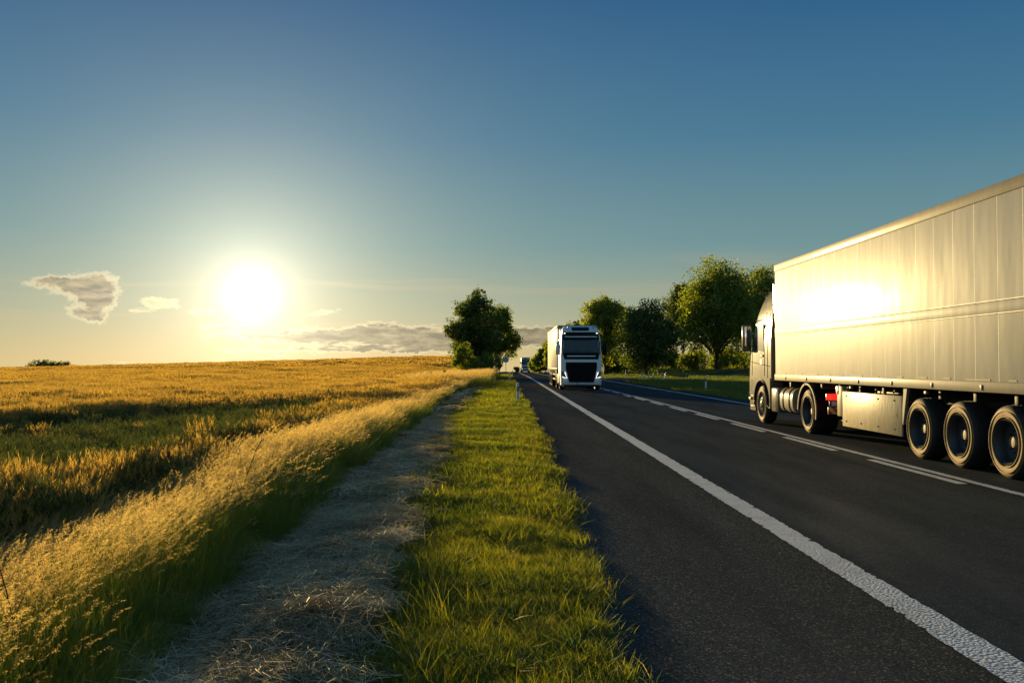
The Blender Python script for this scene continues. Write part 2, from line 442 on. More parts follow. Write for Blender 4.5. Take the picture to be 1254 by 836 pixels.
def scatter(name, tufts, P, scl, idx, tilt=None, rot=None, squash=None):
    """one object whose geometry nodes put tufts on its points"""
    n = len(P); me = bpy.data.meshes.new(name); me.vertices.add(n); me.vertices.foreach_set('co', P.astype(np.float32).ravel())
    rz = rng.random(n) * 2 * np.pi if rot is None else rot
    rv = np.zeros((n, 3)); rv[:, 2] = rz
    if tilt is not None: rv[:, 0] = rng.normal(0, tilt, n); rv[:, 1] = rng.normal(0, tilt, n)
    at = me.attributes.new('rotv', 'FLOAT_VECTOR', 'POINT'); at.data.foreach_set('vector', rv.astype(np.float32).ravel())
    sv = np.stack([scl, scl, scl if squash is None else scl * squash], 1)
    at = me.attributes.new('sclv', 'FLOAT_VECTOR', 'POINT'); at.data.foreach_set('vector', sv.astype(np.float32).ravel())
    at = me.attributes.new('pick', 'INT', 'POINT'); at.data.foreach_set('value', np.asarray(idx, np.int32))
    me.update()
    o = bpy.data.objects.new(name, me); COL.objects.link(o)
    g = bpy.data.node_groups.new(name + '_nodes', 'GeometryNodeTree')
    g.interface.new_socket('Geometry', in_out='INPUT', socket_type='NodeSocketGeometry')
    g.interface.new_socket('Geometry', in_out='OUTPUT', socket_type='NodeSocketGeometry')
    gi = g.nodes.new('NodeGroupInput'); go_ = g.nodes.new('NodeGroupOutput')
    iop = g.nodes.new('GeometryNodeInstanceOnPoints'); m2p = g.nodes.new('GeometryNodeMeshToPoints')
    g.links.new(gi.outputs[0], m2p.inputs['Mesh']); g.links.new(m2p.outputs[0], iop.inputs['Points'])
    jn = g.nodes.new('GeometryNodeJoinGeometry')
    for tf in reversed(tufts):
        oi = g.nodes.new('GeometryNodeObjectInfo'); oi.inputs['Object'].default_value = tf; oi.inputs['As Instance'].default_value = True
        g.links.new(oi.outputs['Geometry'], jn.inputs[0])
    g.links.new(jn.outputs[0], iop.inputs['Instance']); iop.inputs['Pick Instance'].default_value = True
    def na(nm, dt):
        x = g.nodes.new('GeometryNodeInputNamedAttribute'); x.data_type = dt; x.inputs[0].default_value = nm; return x.outputs['Attribute']
    g.links.new(na('pick', 'INT'), iop.inputs['Instance Index'])
    e2r = g.nodes.new('FunctionNodeEulerToRotation'); g.links.new(na('rotv', 'FLOAT_VECTOR'), e2r.inputs[0])
    g.links.new(e2r.outputs[0], iop.inputs['Rotation']); g.links.new(na('sclv', 'FLOAT_VECTOR'), iop.inputs['Scale'])
    g.links.new(iop.outputs[0], go_.inputs[0])
    md = o.modifiers.new('scatter', 'NODES'); md.node_group = g
    tag(o, kind='stuff')
    return o

def region(n, xf, Y0, Y1, ypow=1.0):
    """n random points; xf(Y) -> (xmin, xmax)"""
    Y = Y0 + (Y1 - Y0) * rng.random(n) ** ypow
    a, b = xf(Y); X = a + (b - a) * rng.random(n)
    return X, Y

RS = np.random.default_rng(11)
# --- mown green verge
m_grass = leaf_mat('mown_grass_blades', [(.1, (.04, .085, .008)), (.45, (.14, .19, .014)), (.75, (.29, .28, .022)), (.95, (.40, .32, .09))], .6, (1.6, 1.35, .4))
def green_tuft(n, rad, h0, h1, w, dry=.06):
    v, f, s, h, tp, la = blades(n, rad, h0, h1, w, .7, 2, RS, wind=(.06, -.02))
    s = s * .8
    v2, f2, s2, h2, _, _ = blades(max(2, int(n * dry)), rad, h0 * .5, h1 * .9, w, 1.3, 2, RS)
    return [(v, f, s, h, 0), (v2, f2, s2 * .1 + .98, h2, 0)]
tg = [tuft_obj('grass_tuft', green_tuft(75, .11, .035, .095, .0032), [m_grass]) for _ in range(4)]
tg += [tuft_obj('grass_tuft', green_tuft(80, .22, .035, .10, .0075), [m_grass]) for _ in range(3)]
tg += [tuft_obj('grass_tuft', green_tuft(90, .5, .04, .11, .018), [m_grass]) for _ in range(2)]
def broad(n, rad, w, h):
    v, f, s, hh, _, _ = blades(n, rad, h * .5, h, w, 1.6, 3, RS, .3); return [(v, f, s * .35, hh, 0)]
tg += [tuft_obj('grass_tuft', broad(26, .05, .016, .10), [m_grass]) for _ in range(2)]
v_, f_, s_, h_, _, _ = blades(60, .12, .03, .08, .003, 1.5, 2, RS)
tg += [tuft_obj('grass_tuft', [(v_, f_, s_ * .15 + .95, h_, 0)], [m_grass])]
v_, f_, s_, h_, _, _ = blades(14, .08, .12, .24, .0035, .5, 3, RS)
tg += [tuft_obj('grass_tuft', [(v_, f_, s_ * .9, h_, 0)], [m_grass])]
def add_scatter(lst, X, Y, scl, idx, off=0.0):
    lst.append((np.stack([X, Y, G(X, Y) + off], 1), scl, idx))
def vnoise(X, Y, s=1.0, seed=0):
    r = np.random.default_rng(seed); o = 0
    for k in range(6):
        a = r.random() * 6.28; fr = s * (.6 + 1.6 * r.random()); o = o + np.sin((X * np.cos(a) + Y * np.sin(a)) * fr + r.random() * 6.28)
    return o / 3.0
def trr(Y): return np.interp(Y, [0, 4.4, 7, 10, 35, 80], [-1.60, -1.74, -1.84, -1.98, -2.38, -2.5]) - .08 * np.sin(Y * 1.1)
def gl_(Y): return np.interp(Y, [0, 4.4, 10, 20, 35, 80], [-.84, -.88, -1.16, -1.6, -2.15, -2.4])
def edge_r(Y): return .61 + .05 * np.sin(Y * 2.1) + .05 * np.sin(Y * .7 + 1) + .12 * sstep(5, 40, Y) + .03 * np.sin(Y * 6.3)
L = []
for (Y0, Y1, n, i0, i1, s0, s1) in ((.6, 9, 11000, 0, 4, .75, 1.25), (9, 30, 7000, 4, 7, .75, 1.3), (30, 80, 4400, 7, 9, .6, 1.1), (80, 180, 1200, 7, 9, .7, 1.2)):
    X, Y = region(n, lambda Y: (-2.45 + 0 * Y, edge_r(Y) - {0: 0, 4: .12, 7: .32}[i0]), Y0, Y1)
    keep = (X > gl_(Y) + .16 * vnoise(X, Y, 2.2, 5)) | (rng.random(n) < .07) | ((vnoise(X, Y, 3.1, 15) > .75) & (rng.random(n) < .6) & (X > trr(Y)))
    keep &= ~((vnoise(X, Y, 5.0, 9) > .95) & (rng.random(n) < .75))
    X, Y = X[keep], Y[keep]; sc = s0 + (s1 - s0) * rng.random(len(X)); sc *= 1 + .25 * np.clip(vnoise(X, Y, 3.0, 2), -1, 1)
    add_scatter(L, X, Y, sc, rng.integers(i0, i1, len(X)))
# right-hand verge edge (mown strip beside the far lane)
X, Y = region(3800, lambda Y: (10.75 + .1 * np.sin(Y) + 0 * Y, 12.6 + 0 * Y), 6, 79); add_scatter(L, X, Y, .7 + .5 * rng.random(len(X)), rng.integers(7, 9, len(X)))
X, Y = region(620, lambda Y: (gl_(Y), edge_r(Y)), 1, 26); add_scatter(L, X, Y, .6 + .9 * rng.random(len(X)), rng.integers(9, 11, len(X)))
X, Y = region(2600, lambda Y: (gl_(Y) - .1, edge_r(Y)), 1, 26); k_ = vnoise(X, Y, 2.7, 66) > .55; X, Y = X[k_], Y[k_]; add_scatter(L, X, Y, .8 + .5 * rng.random(len(X)), np.full(len(X), 11))
X, Y = region(520, lambda Y: (gl_(Y), edge_r(Y)), 1, 30); add_scatter(L, X, Y, .5 + .7 * rng.random(len(X)), np.full(len(X), 12))
X, Y = region(420, lambda Y: (edge_r(Y) - .16, edge_r(Y) + .04), 1, 40); add_scatter(L, X, Y, 1.1 + .9 * rng.random(len(X)), rng.integers(0, 4, len(X)))
P = np.concatenate([l[0] for l in L]); S = np.concatenate([l[1] for l in L]); I = np.concatenate([l[2] for l in L])
o = scatter('mown_grass', tg, P, S, I, .12); tag(o, 'short yellow-green mown grass on the verge beside the asphalt', 'grass')

# --- cut hay lying in the swath
m_hay = leaf_mat('cut_hay', [(.1, (.14, .09, .04)), (.35, (.34, .28, .16)), (.6, (.60, .52, .34)), (.9, (.80, .72, .52))], .4, (1.1, 1, .7))
def hay_tuft(n, rad, w, ln, thick=.035):
    a = RS.random(n) * 2 * np.pi; r = rad * np.sqrt(RS.random(n)); c = np.stack([r * np.cos(a), r * np.sin(a), thick * RS.random(n) ** 1.5 + .004], 1)
    d = RS.random(n) * 2 * np.pi; l = ln * (.4 + RS.random(n)); V = []; seg = 3
    bend = RS.normal(0, .5, n)
    for k in range(seg + 1):
        t = k / seg - .5; dd = d + bend * t; z = c[:, 2] + RS.normal(0, .008, n) + .03 * RS.random(n) * (np.abs(t) < .3)
        x = c[:, 0] + np.cos(dd) * l * t; y = c[:, 1] + np.sin(dd) * l * t; wk = w * (.7 + .6 * RS.random(n)) * (1 - .5 * abs(t))
        V.append(np.stack([x - np.sin(dd) * wk / 2, y + np.cos(dd) * wk / 2, z], 1)); V.append(np.stack([x + np.sin(dd) * wk / 2, y - np.cos(dd) * wk / 2, z + wk * .3], 1))
    V = np.stack(V, 1); q = np.array([[2 * k, 2 * k + 1, 2 * k + 3, 2 * k + 2] for k in range(seg)])
    F = (np.arange(n)[:, None, None] * (seg + 1) * 2 + q[None]).reshape(-1, 4)
    return (V.reshape(-1, 3), F, np.repeat(RS.random(n), seg), np.zeros(V.size // 3), 0)
th = [tuft_obj('hay_tuft', [hay_tuft(150, .16, .0032, .22, .05)], [m_hay]) for _ in range(4)] + [tuft_obj('hay_tuft', [hay_tuft(170, .35, .0065, .30)], [m_hay]) for _ in range(3)] + [tuft_obj('hay_tuft', [hay_tuft(120, .7, .025, .5, .08)], [m_hay]) for _ in range(2)]
L = []
for (Y0, Y1, n, i0, i1) in ((.8, 10, 4200, 0, 4), (10, 30, 2300, 4, 7), (30, 110, 1500, 7, 9)):
    X, Y = region(n, lambda Y: (trr(Y) - .3, gl_(Y) + .12), Y0, Y1)
    keep = ((X < gl_(Y) - .04 + .16 * vnoise(X, Y, 2.2, 5)) | (rng.random(n) < .05)) & ~((vnoise(X, Y, 3.1, 15) > .7) & (rng.random(n) < .6)) & (rng.random(n) > .75 * sstep(18, 38, Y)); X, Y = X[keep], Y[keep]
    add_scatter(L, X, Y, .7 + .7 * rng.random(len(X)), rng.integers(i0, i1, len(X)), 0)
    L[-1][0][:, 2] += .05 * np.clip(vnoise(X, Y, 4.0, 21), 0, 1.5) + .03 * np.clip(vnoise(X, Y, 9.0, 22), 0, 1.5)      # heaped clumps
# stray wisps on the green
X, Y = region(4, lambda Y: (-1 + 0 * Y, -.6 + 0 * Y), 2, 14); add_scatter(L, X, Y, .4 + .4 * rng.random(len(X)), rng.integers(0, 4, len(X)), .03)
P = np.concatenate([l[0] for l in L]); S = np.concatenate([l[1] for l in L]); I = np.concatenate([l[2] for l in L])
o = scatter('cut_hay', th, P, S, I, .12); tag(o, 'dry cut hay lying in a pale swath beside the green verge', 'hay')

# --- tall grass with feathery seed heads
m_tall = leaf_mat('tall_grass_blades', [(.1, (.05, .13, .014)), (.5, (.11, .20, .020)), (.9, (.22, .25, .035))], .5,
                  grad=[(.1, (.12, .20, .02)), (.5, (.30, .31, .04)), (.9, (.52, .44, .11))])
m_seed = leaf_mat('grass_seed_heads', [(.1, (.40, .30, .13)), (.5, (.60, .48, .24)), (.9, (.78, .66, .38))], .55, (1.4, 1.2, .6))
def tall_tuft(nb, ns, rad, h, w, panicle, nq, qs):
    parts = []
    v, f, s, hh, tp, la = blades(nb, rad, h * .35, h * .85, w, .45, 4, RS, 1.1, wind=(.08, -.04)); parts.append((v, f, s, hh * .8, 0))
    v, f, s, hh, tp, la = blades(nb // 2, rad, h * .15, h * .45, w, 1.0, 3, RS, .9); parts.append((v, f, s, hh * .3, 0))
    v, f, s, hh, tp, la = blades(ns, rad, h * .75, h * 1.1, w * .45, .30, 4, RS, 1.2, wind=(.12, -.06)); parts.append((v, f, s * .3 + .6, hh, 0))
    C = []; Dd = []
    for i in range(ns):
        t = np.sort(RS.random(nq)); ln = panicle * (.75 + .6 * RS.random()); sp = ln * .05 * (1.15 - t) + .002
        dirx = np.array([np.cos(la[i]) * .35 + .38, np.sin(la[i]) * .35 - .15, .85]); dirx /= np.linalg.norm(dirx)
        droop = np.array([.55, -.2, -.95]) * ln * .28
        c = tp[i] - dirx * ln * .25 + dirx[None] * (t * ln)[:, None] + droop[None] * (t ** 2.4)[:, None] + RS.normal(0, 1, (nq, 3)) * sp[:, None]
        C.append(c); Dd.append(dirx[None] + droop[None] / ln * (2.4 * t ** 1.4)[:, None] + RS.normal(0, .16, (nq, 3)))
    C = np.concatenate(C); Dd = np.concatenate(Dd); v, f = quads(C, np.full(len(C), qs), RS, 5.0, D=Dd)
    parts.append((v, f, np.repeat(RS.random(ns), nq) * .5 + RS.random(len(f)) * .5, np.ones(len(v)), 1))
    return parts
MT = [m_tall, m_seed]
def green_only(n, rad, h, w):
    v, f, s, hh, tp, la = blades(n, rad, h * .3, h * .95, w, .40, 4, RS, 1.1, wind=(.07, -.03)); p = [(v, f, s, hh * .62, 0)]
    v, f, s, hh, tp, la = blades(n // 3, rad, h * .15, h * .4, w, 1.2, 3, RS, .9); p.append((v, f, s, hh * .3, 0)); return p
tt = [tuft_obj('tall_tuft', tall_tuft(40, 15, .13, .95, .0050, .18, 46, .0150), MT) for _ in range(5)]
tt += [tuft_obj('tall_tuft', tall_tuft(56, 22, .28, .95, .010, .20, 30, .024), MT) for _ in range(4)]
tt += [tuft_obj('tall_tuft', tall_tuft(80, 36, .7, .95, .024, .22, 18, .045), MT) for _ in range(3)]
tt += [tuft_obj('tall_tuft', green_only(80, .14, .95, .006), MT) for _ in range(3)] + [tuft_obj('tall_tuft', green_only(100, .3, .95, .013), MT) for _ in range(2)] + [tuft_obj('tall_tuft', green_only(110, .7, .9, .03), MT)]
def hay_l(Y): return -1.78 + .25 * sstep(8, 30, Y)
def tl(Y): return -4.25 - .25 * np.sin(Y * .35) + .9 * sstep(20, 60, Y)
L = []
for (Y0, Y1, n, i0, i1, sb) in ((1.0, 9, 3300, 0, 5, 1.0), (9, 26, 2300, 5, 9, .95), (26, 95, 1500, 9, 12, .85), (95, 240, 900, 9, 12, .9)):
    X, Y = region(n, lambda Y: (tl(Y), trr(Y) - {0: .06, 5: .16, 9: .45}[i0]), Y0, Y1)
    sc = sb * (.68 + .20 * sstep(6, 14, Y)) * (.68 + .4 * rng.random(n)) * (1 + .14 * vnoise(X, Y, 1.3, 31)) * (.55 + .45 * sstep(0, .55, trr(Y) - X)) * (1 - .18 * sstep(2.6, 3.9, -X))
    ii = rng.integers(i0, i1, n); g0, g1 = {0: (12, 15), 5: (15, 17), 9: (17, 18)}[i0]
    ed = (rng.random(n) < np.interp(trr(Y) - X, [0, .35, .8, 1.4, 2.2], [1, .95, .66, .40, .2])); ii = np.where(ed, rng.integers(g0, g1, n), ii)
    add_scatter(L, X, Y, sc, ii)
# rough grass round the trees and shrubs on the left
X, Y = region(500, lambda Y: (-7 + 0 * Y, -1.7 + 0 * Y), 60, 120); add_scatter(L, X, Y, .9 + .4 * rng.random(len(X)), rng.integers(9, 12, len(X)))
P = np.concatenate([l[0] for l in L]); S = np.concatenate([l[1] for l in L]); I = np.concatenate([l[2] for l in L])
o = scatter('tall_grass', tt, P, S, I, .06, rot=rng.normal(0, .35, len(P))); tag(o, 'tall uncut grass with feathery golden seed heads along the field edge', 'grass')

# --- meadow on the right (island and behind)
m_mead = leaf_mat('meadow_blades', [(.1, (.05, .10, .014)), (.5, (.12, .18, .026)), (.9, (.24, .25, .045))], .55)
def mead(n, rad, h, w):
    v, f, s, hh, tp, la = blades(n, rad, h * .5, h, w, .5, 3, RS, wind=(.08, 0)); return [(v, f, s, hh, 0)]
tm = [tuft_obj('meadow_tuft', mead(130, .7, .5, .02), [m_mead]) for _ in range(3)] + [tuft_obj('meadow_tuft', mead(170, 1.6, .45, .05), [m_mead]) for _ in range(3)]
L = []
X, Y = region(2600, lambda Y: (12.3 + 0 * Y, 40 + 0 * Y), 14, 76); add_scatter(L, X, Y, .7 + .6 * rng.random(len(X)), rng.integers(0, 3, len(X)))
X, Y = region(4200, lambda Y: (11.5 + 0 * Y, 95 + 0 * Y), 76, 210)
def side_c(X): return np.interp(X, [8, 14, 20, 28, 40, 60, 90, 140], [93, 96, 101, 109, 120, 134, 148, 160])
keep = np.abs(Y - side_c(X)) > np.interp(X, [8, 14, 20, 28, 60], [8.3, 7.4, 5.8, 5.2, 4.6]); X, Y = X[keep], Y[keep]
hs = np.where(Y < side_c(X), .8, .55); add_scatter(L, X, Y, hs * (.7 + .5 * rng.random(len(X))), rng.integers(3, 6, len(X)))
P = np.concatenate([l[0] for l in L]); S = np.concatenate([l[1] for l in L]); I = np.concatenate([l[2] for l in L])
o = scatter('meadow_grass', tm, P, S, I, .05); tag(o, 'dull green meadow grass around the junction right of the road', 'grass')

# --- wheat field
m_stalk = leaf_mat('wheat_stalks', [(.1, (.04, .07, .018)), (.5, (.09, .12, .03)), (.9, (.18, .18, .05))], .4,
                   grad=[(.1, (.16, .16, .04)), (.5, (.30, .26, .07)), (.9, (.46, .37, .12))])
m_head = leaf_mat('wheat_ears', [(.1, (.30, .22, .055)), (.5, (.50, .37, .10)), (.9, (.68, .51, .17))], .52, (1.3, 1.08, .5))
def wheat_tuft(n, rad, h, w, hl, hw, awn=6):
    parts = []
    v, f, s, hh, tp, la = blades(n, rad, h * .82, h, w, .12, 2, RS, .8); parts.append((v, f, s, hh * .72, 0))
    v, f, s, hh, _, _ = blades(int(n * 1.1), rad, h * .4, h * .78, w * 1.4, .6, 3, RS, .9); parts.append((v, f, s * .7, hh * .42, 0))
    # ears: slim spindles of crossed quads, nodding
    for ax in range(2):
        m = n; d = np.stack([np.cos(la) * .35, np.sin(la) * .35, np.ones(m) * .95], 1)
        e = np.array([1, 0, 0]) if ax == 0 else np.array([0, 1, 0]); e = np.repeat(e[None], m, 0)
        c = tp - d * .01; hl_ = (hl * (.8 + .4 * RS.random(m)))[:, None]
        V = np.stack([c, c + d * hl_ * .4 + e * hw / 2, c + d * hl_, c + d * hl_ * .4 - e * hw / 2], 1).reshape(-1, 3)
        F = np.arange(m)[:, None] * 4 + np.arange(4)[None]
        parts.append((V, F, RS.random(m), np.ones(len(V)), 1))
    if awn:
        c = np.repeat(tp, awn, 0); c = c + np.stack([np.cos(np.repeat(la, awn)) * .3, np.sin(np.repeat(la, awn)) * .3, np.ones(len(c))], 1) * (RS.random(len(c))[:, None] * hl + hl * .4) + RS.normal(0, hw * .5, c.shape)
        V, F = quads(c, np.full(len(c), hl * .8), RS, 16, .6); parts.append((V, F, RS.random(len(F)), np.ones(len(V)), 1))
    return parts
MW = [m_stalk, m_head]
m_stalk_g_shaded = leaf_mat('shaded_green_wheat_stalks', [(.1, (.025, .055, .014)), (.5, (.05, .09, .02)), (.9, (.09, .12, .03))], .35)  # unripe green wheat, its colour darkened further to stand in for shade
m_head_g_shaded = leaf_mat('shaded_green_wheat_ears', [(.1, (.04, .08, .02)), (.5, (.08, .12, .03)), (.9, (.22, .20, .06))], .3)
MG = [m_stalk_g_shaded, m_head_g_shaded]
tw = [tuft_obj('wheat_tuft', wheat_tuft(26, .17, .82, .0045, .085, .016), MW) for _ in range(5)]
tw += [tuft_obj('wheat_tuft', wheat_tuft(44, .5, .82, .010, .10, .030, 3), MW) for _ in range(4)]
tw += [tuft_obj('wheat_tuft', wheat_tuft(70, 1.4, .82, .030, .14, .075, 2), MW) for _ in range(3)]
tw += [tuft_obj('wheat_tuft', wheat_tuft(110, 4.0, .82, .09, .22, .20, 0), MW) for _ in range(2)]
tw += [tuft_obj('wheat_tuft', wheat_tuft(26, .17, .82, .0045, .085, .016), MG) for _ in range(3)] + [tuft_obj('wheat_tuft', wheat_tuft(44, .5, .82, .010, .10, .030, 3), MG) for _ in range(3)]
def wx(Y): return np.interp(Y, [0, 30, 45, 100, 320], [-4.2, -4.1, -3.7, -3.3, -4.5])
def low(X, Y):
    """how deep we are in the low unripe patch with shade in its crop colour, 0..1"""
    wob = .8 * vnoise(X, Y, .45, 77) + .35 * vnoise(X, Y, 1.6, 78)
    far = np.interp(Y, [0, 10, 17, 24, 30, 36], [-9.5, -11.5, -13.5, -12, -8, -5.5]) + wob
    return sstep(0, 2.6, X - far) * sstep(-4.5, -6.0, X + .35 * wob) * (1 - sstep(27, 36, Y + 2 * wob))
def wf(Y): return -.64 * np.maximum(Y, 0) - 9
L = []
def wheat(n, xf, Y0, Y1, i0, i1, s0, s1, hfun=None, ypow=1.0):
    X, Y = region(n, xf, Y0, Y1, ypow); sc = s0 + (s1 - s0) * rng.random(n); sq = 1 + .07 * vnoise(X, Y, .8, 41)
    if hfun is not None: sq = sq * hfun(X, Y)
    sq = np.maximum(sq, .2) / sc                     # height kept at real size while spread varies
    L.append((np.stack([X, Y, G(X, Y)], 1), sc, rng.integers(i0, i1, n), sq))
# main stand
def wheat(n, xf, Y0, Y1, i0, i1, g0, g1, ypow=1.0):
    X, Y = region(n, xf, Y0, Y1, ypow); sc = .85 + .35 * rng.random(n); lw = low(X, Y)
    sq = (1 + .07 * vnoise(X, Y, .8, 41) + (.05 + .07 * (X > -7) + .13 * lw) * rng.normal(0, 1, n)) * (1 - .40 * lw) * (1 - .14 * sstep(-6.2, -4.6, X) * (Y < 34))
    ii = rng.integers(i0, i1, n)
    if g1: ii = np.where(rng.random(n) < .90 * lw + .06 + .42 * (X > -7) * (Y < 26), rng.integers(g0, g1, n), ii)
    L.append((np.stack([X, Y, G(X, Y)], 1), sc, ii, np.maximum(sq, .2) / sc))
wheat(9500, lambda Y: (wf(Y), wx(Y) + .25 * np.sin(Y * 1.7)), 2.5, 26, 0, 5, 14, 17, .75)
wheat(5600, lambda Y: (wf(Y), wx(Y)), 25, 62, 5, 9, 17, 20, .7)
wheat(5200, lambda Y: (wf(Y), wx(Y)), 60, 150, 9, 12, 0, 0, .7)
wheat(5200, lambda Y: (wf(Y), wx(Y) - 3), 145, 345, 12, 14, 0, 0, .7)
P = np.concatenate([l[0] for l in L]); S = np.concatenate([l[1] for l in L]); I = np.concatenate([l[2] for l in L]); Q = np.concatenate([l[3] for l in L])
o = scatter('wheat_field', tw, P, S, I, .04, squash=Q); tag(o, 'ripening golden wheat covering the field left of the road', 'wheat')

# ------------------------------------------------------------------ trees and shrubs
m_bark = pbr('bark', (.06, .045, .03), .9, fn=lambda t, b: t.l.new(t.ramp(t.noise(t.mapping(t.obj(), (8, 8, 1.5)), 2, 5), [(.3, (.03, .022, .015)), (.7, (.10, .08, .06))]), b.inputs['Base Color']))
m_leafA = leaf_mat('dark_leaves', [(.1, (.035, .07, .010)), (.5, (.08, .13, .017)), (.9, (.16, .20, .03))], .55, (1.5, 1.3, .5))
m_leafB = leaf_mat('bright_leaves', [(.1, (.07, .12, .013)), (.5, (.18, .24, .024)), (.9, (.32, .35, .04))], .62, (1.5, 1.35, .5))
def tree(name, label, x, y, H, W, seed, mat, nl=26, leaf=.3, n=14000, base=.18, trunk_r=.22, cat='tree', group=None, lobe=.28, D=None, z=None, stems=1, top=0.0, flat=1.0):
    rs = np.random.default_rng(seed); zg = Gf(x, y) - .05 if z is None else z
    root = empty(name, (x, y, zg), 0, label, cat, group)
    D = D or W; cb = H * base
    # lobes inside an uneven ellipsoid
    C = []; Rr = []
    while len(C) < nl:
        p = rs.uniform(-1, 1, 3)
        if np.linalg.norm(p) > 1: continue
        zz = (p[2] + 1) / 2; taper = 1 - .45 * max(0, zz - .35) / .65 - .25 * max(0, .25 - zz) / .25
        c = np.array([p[0] * (W / 2) * taper * .82 + top * W * zz, p[1] * (D / 2) * taper * .82, cb + (H - cb) * (.10 + .80 * zz)])
        r = W * lobe * (.55 + .6 * rs.random()) * (1 - .35 * zz); r = min(r, (H - c[2]) * 1.0 + .05 * H)
        C.append(c); Rr.append(r)
    C = np.array(C); Rr = np.array(Rr)
    b = B()
    for st in range(stems):
        ox = 0 if stems == 1 else rs.normal(0, W * .08); oy = 0 if stems == 1 else rs.normal(0, W * .08)
        tp = [(ox, oy, -.1)]; k = 7
        for i in range(1, k + 1):
            f = i / k; tp.append((ox + rs.normal(0, .02) * H * .6 + top * W * f, oy + rs.normal(0, .02) * H * .6, H * .80 * f))
        rad = [trunk_r * (1.35 if i == 0 else 1) * (1 - .85 * i / k) / (1 if stems == 1 else 1.6) for i in range(k + 1)]
        b.tube(tp, rad, 9)
        for c in C[st::stems]:
            f = max(.12, min(.9, (c[2] - .25 * H) / (H * .8))); q = f * k; i = min(int(q), k - 1); u = q - i
            s = Vector(tp[i]) * (1 - u) + Vector(tp[i + 1]) * u; e = Vector(c); mid = (s + e) / 2 + Vector((rs.normal(0, .03) * H, rs.normal(0, .03) * H, .03 * H))
            r0 = rad[i] * .55; b.tube([s, mid, e], [r0, r0 * .55, r0 * .2], 6)
    b.build('trunk', m_bark, root)
    # leaves: sub-clusters on each lobe so that outline and light are uneven
    w = Rr ** 2; w = w / w.sum(); sub = 26; SC = []; SR = []
    for c, r in zip(C, Rr):
        d = rs.normal(0, 1, (sub, 3)); d /= np.linalg.norm(d, axis=1)[:, None]
        SC.append(c + d * (r * (.55 + .5 * rs.random(sub)))[:, None] * np.array([1, 1, .8 * flat])); SR.append(np.full(sub, r) * (.16 + .20 * rs.random(sub)))
    SC = np.concatenate(SC); SR = np.concatenate(SR); pw = SR ** 1.5; pw /= pw.sum()
    k = rs.choice(len(SC), n, p=pw); Pt = SC[k] + rs.normal(0, .62, (n, 3)) * SR[k][:, None]
    Pt = Pt[(Pt[:, 2] > cb * .55) & (Pt[:, 2] < H * 1.03)]
    Vv, Ff = quads(Pt, np.full(len(Pt), leaf), rs, 1.5)
    cs = rs.random(len(SC)); kk = k[:len(Pt)]
    me = np_mesh('crown', Vv, Ff, mat, {'shade': ('FACE', np.clip(cs[kk] * .6 + rs.random(len(Ff)) * .4, 0, 1)), 'h': ('POINT', np.zeros(len(Vv)))})
    o = bpy.data.objects.new('crown', me); COL.objects.link(o); o.parent = root
    return root

def at(px, Y): return (px - 620) / 1110 * Y
LT = 'trees beside the road'
tree('broadleaf_tree', 'tall dark bushy tree left of the road with its ragged top above its neighbour', at(581, 120), 120, 13.9, 8.8, 103, m_leafA, 64, .25, 32000, .04, .18, top=.0, stems=2, lobe=.2)
tree('broadleaf_tree', 'shorter rounded tree at the verge, right neighbour of the tall dark tree', at(611, 126), 126, 10.4, 6.4, 104, m_leafB, 40, .26, 16000, .16, .13, lobe=.22)
tree('shrub', 'lighter green young shrub in front of the tall dark tree left of the road', at(571, 108), 108, 4.6, 3.6, 5, m_leafB, 16, .2, 6000, .08, .05, cat='shrub', stems=3)
tree('shrub', 'bushy low shrub right under the shorter tree beside the verge', at(597, 112), 112, 3.4, 3.6, 6, m_leafB, 12, .2, 4200, .05, .05, cat='shrub', stems=3)
tree('bush', 'small round dark bush alone at the edge of the wheat', at(525, 74), 74, 1.55, 1.1, 7, m_leafA, 9, .10, 2200, .06, .03, cat='bush', stems=3)
tree('bush', 'thin straggly bush in the wheat between the round bush and the trees', at(543, 78), 78, 1.6, 1.3, 8, m_leafB, 7, .12, 900, .06, .03, cat='bush', stems=3)
# right side
tree('broadleaf_tree', 'tree with pale green top rising directly behind the oncoming white truck', at(741, 135), 135, 12.4, 8.8, 11, m_leafB, 40, .30, 22000, .12, .22)
tree('broadleaf_tree', 'thin topped small tree peeking over the left roof corner of the white truck', at(706, 160), 160, 10.5, 5.0, 12, m_leafA, 14, .30, 4200, .25, .18)
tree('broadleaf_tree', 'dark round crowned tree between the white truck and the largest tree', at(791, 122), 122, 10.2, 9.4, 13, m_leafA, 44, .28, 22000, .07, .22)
tree('broadleaf_tree', 'largest tree, wide yellow-green crown left of the silver cab', at(878, 126), 126, 15.8, 14.0, 14, m_leafB, 66, .30, 38000, .12, .26)
tree('broadleaf_tree', 'tall leafy tree partly hidden by the cab roof of the silver truck', at(930, 140), 140, 17.6, 9.8, 15, m_leafB, 40, .30, 22000, .15, .25)
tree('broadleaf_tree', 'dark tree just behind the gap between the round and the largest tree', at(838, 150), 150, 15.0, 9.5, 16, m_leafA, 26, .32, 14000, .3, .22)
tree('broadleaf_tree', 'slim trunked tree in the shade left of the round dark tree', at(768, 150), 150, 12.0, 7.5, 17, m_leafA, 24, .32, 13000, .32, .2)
for i, (px, Y, H, W, lab) in enumerate(((661, 200, 4.6, 4.0, 'lowest and leftmost bushy tree beyond the road right of the distant truck'), (668, 190, 6.6, 4.8, 'rounded tree in the far row between distant truck and white trailer'), (680, 180, 8.5, 6, 'far row tree half hidden by the white trailer'))):
    tree('broadleaf_tree', lab, at(px, Y), Y, H, W, 20 + i, m_leafB, 18, .35, 8000, .05, .2, group='far row of trees right of the road', z=float(zroad(Y)))
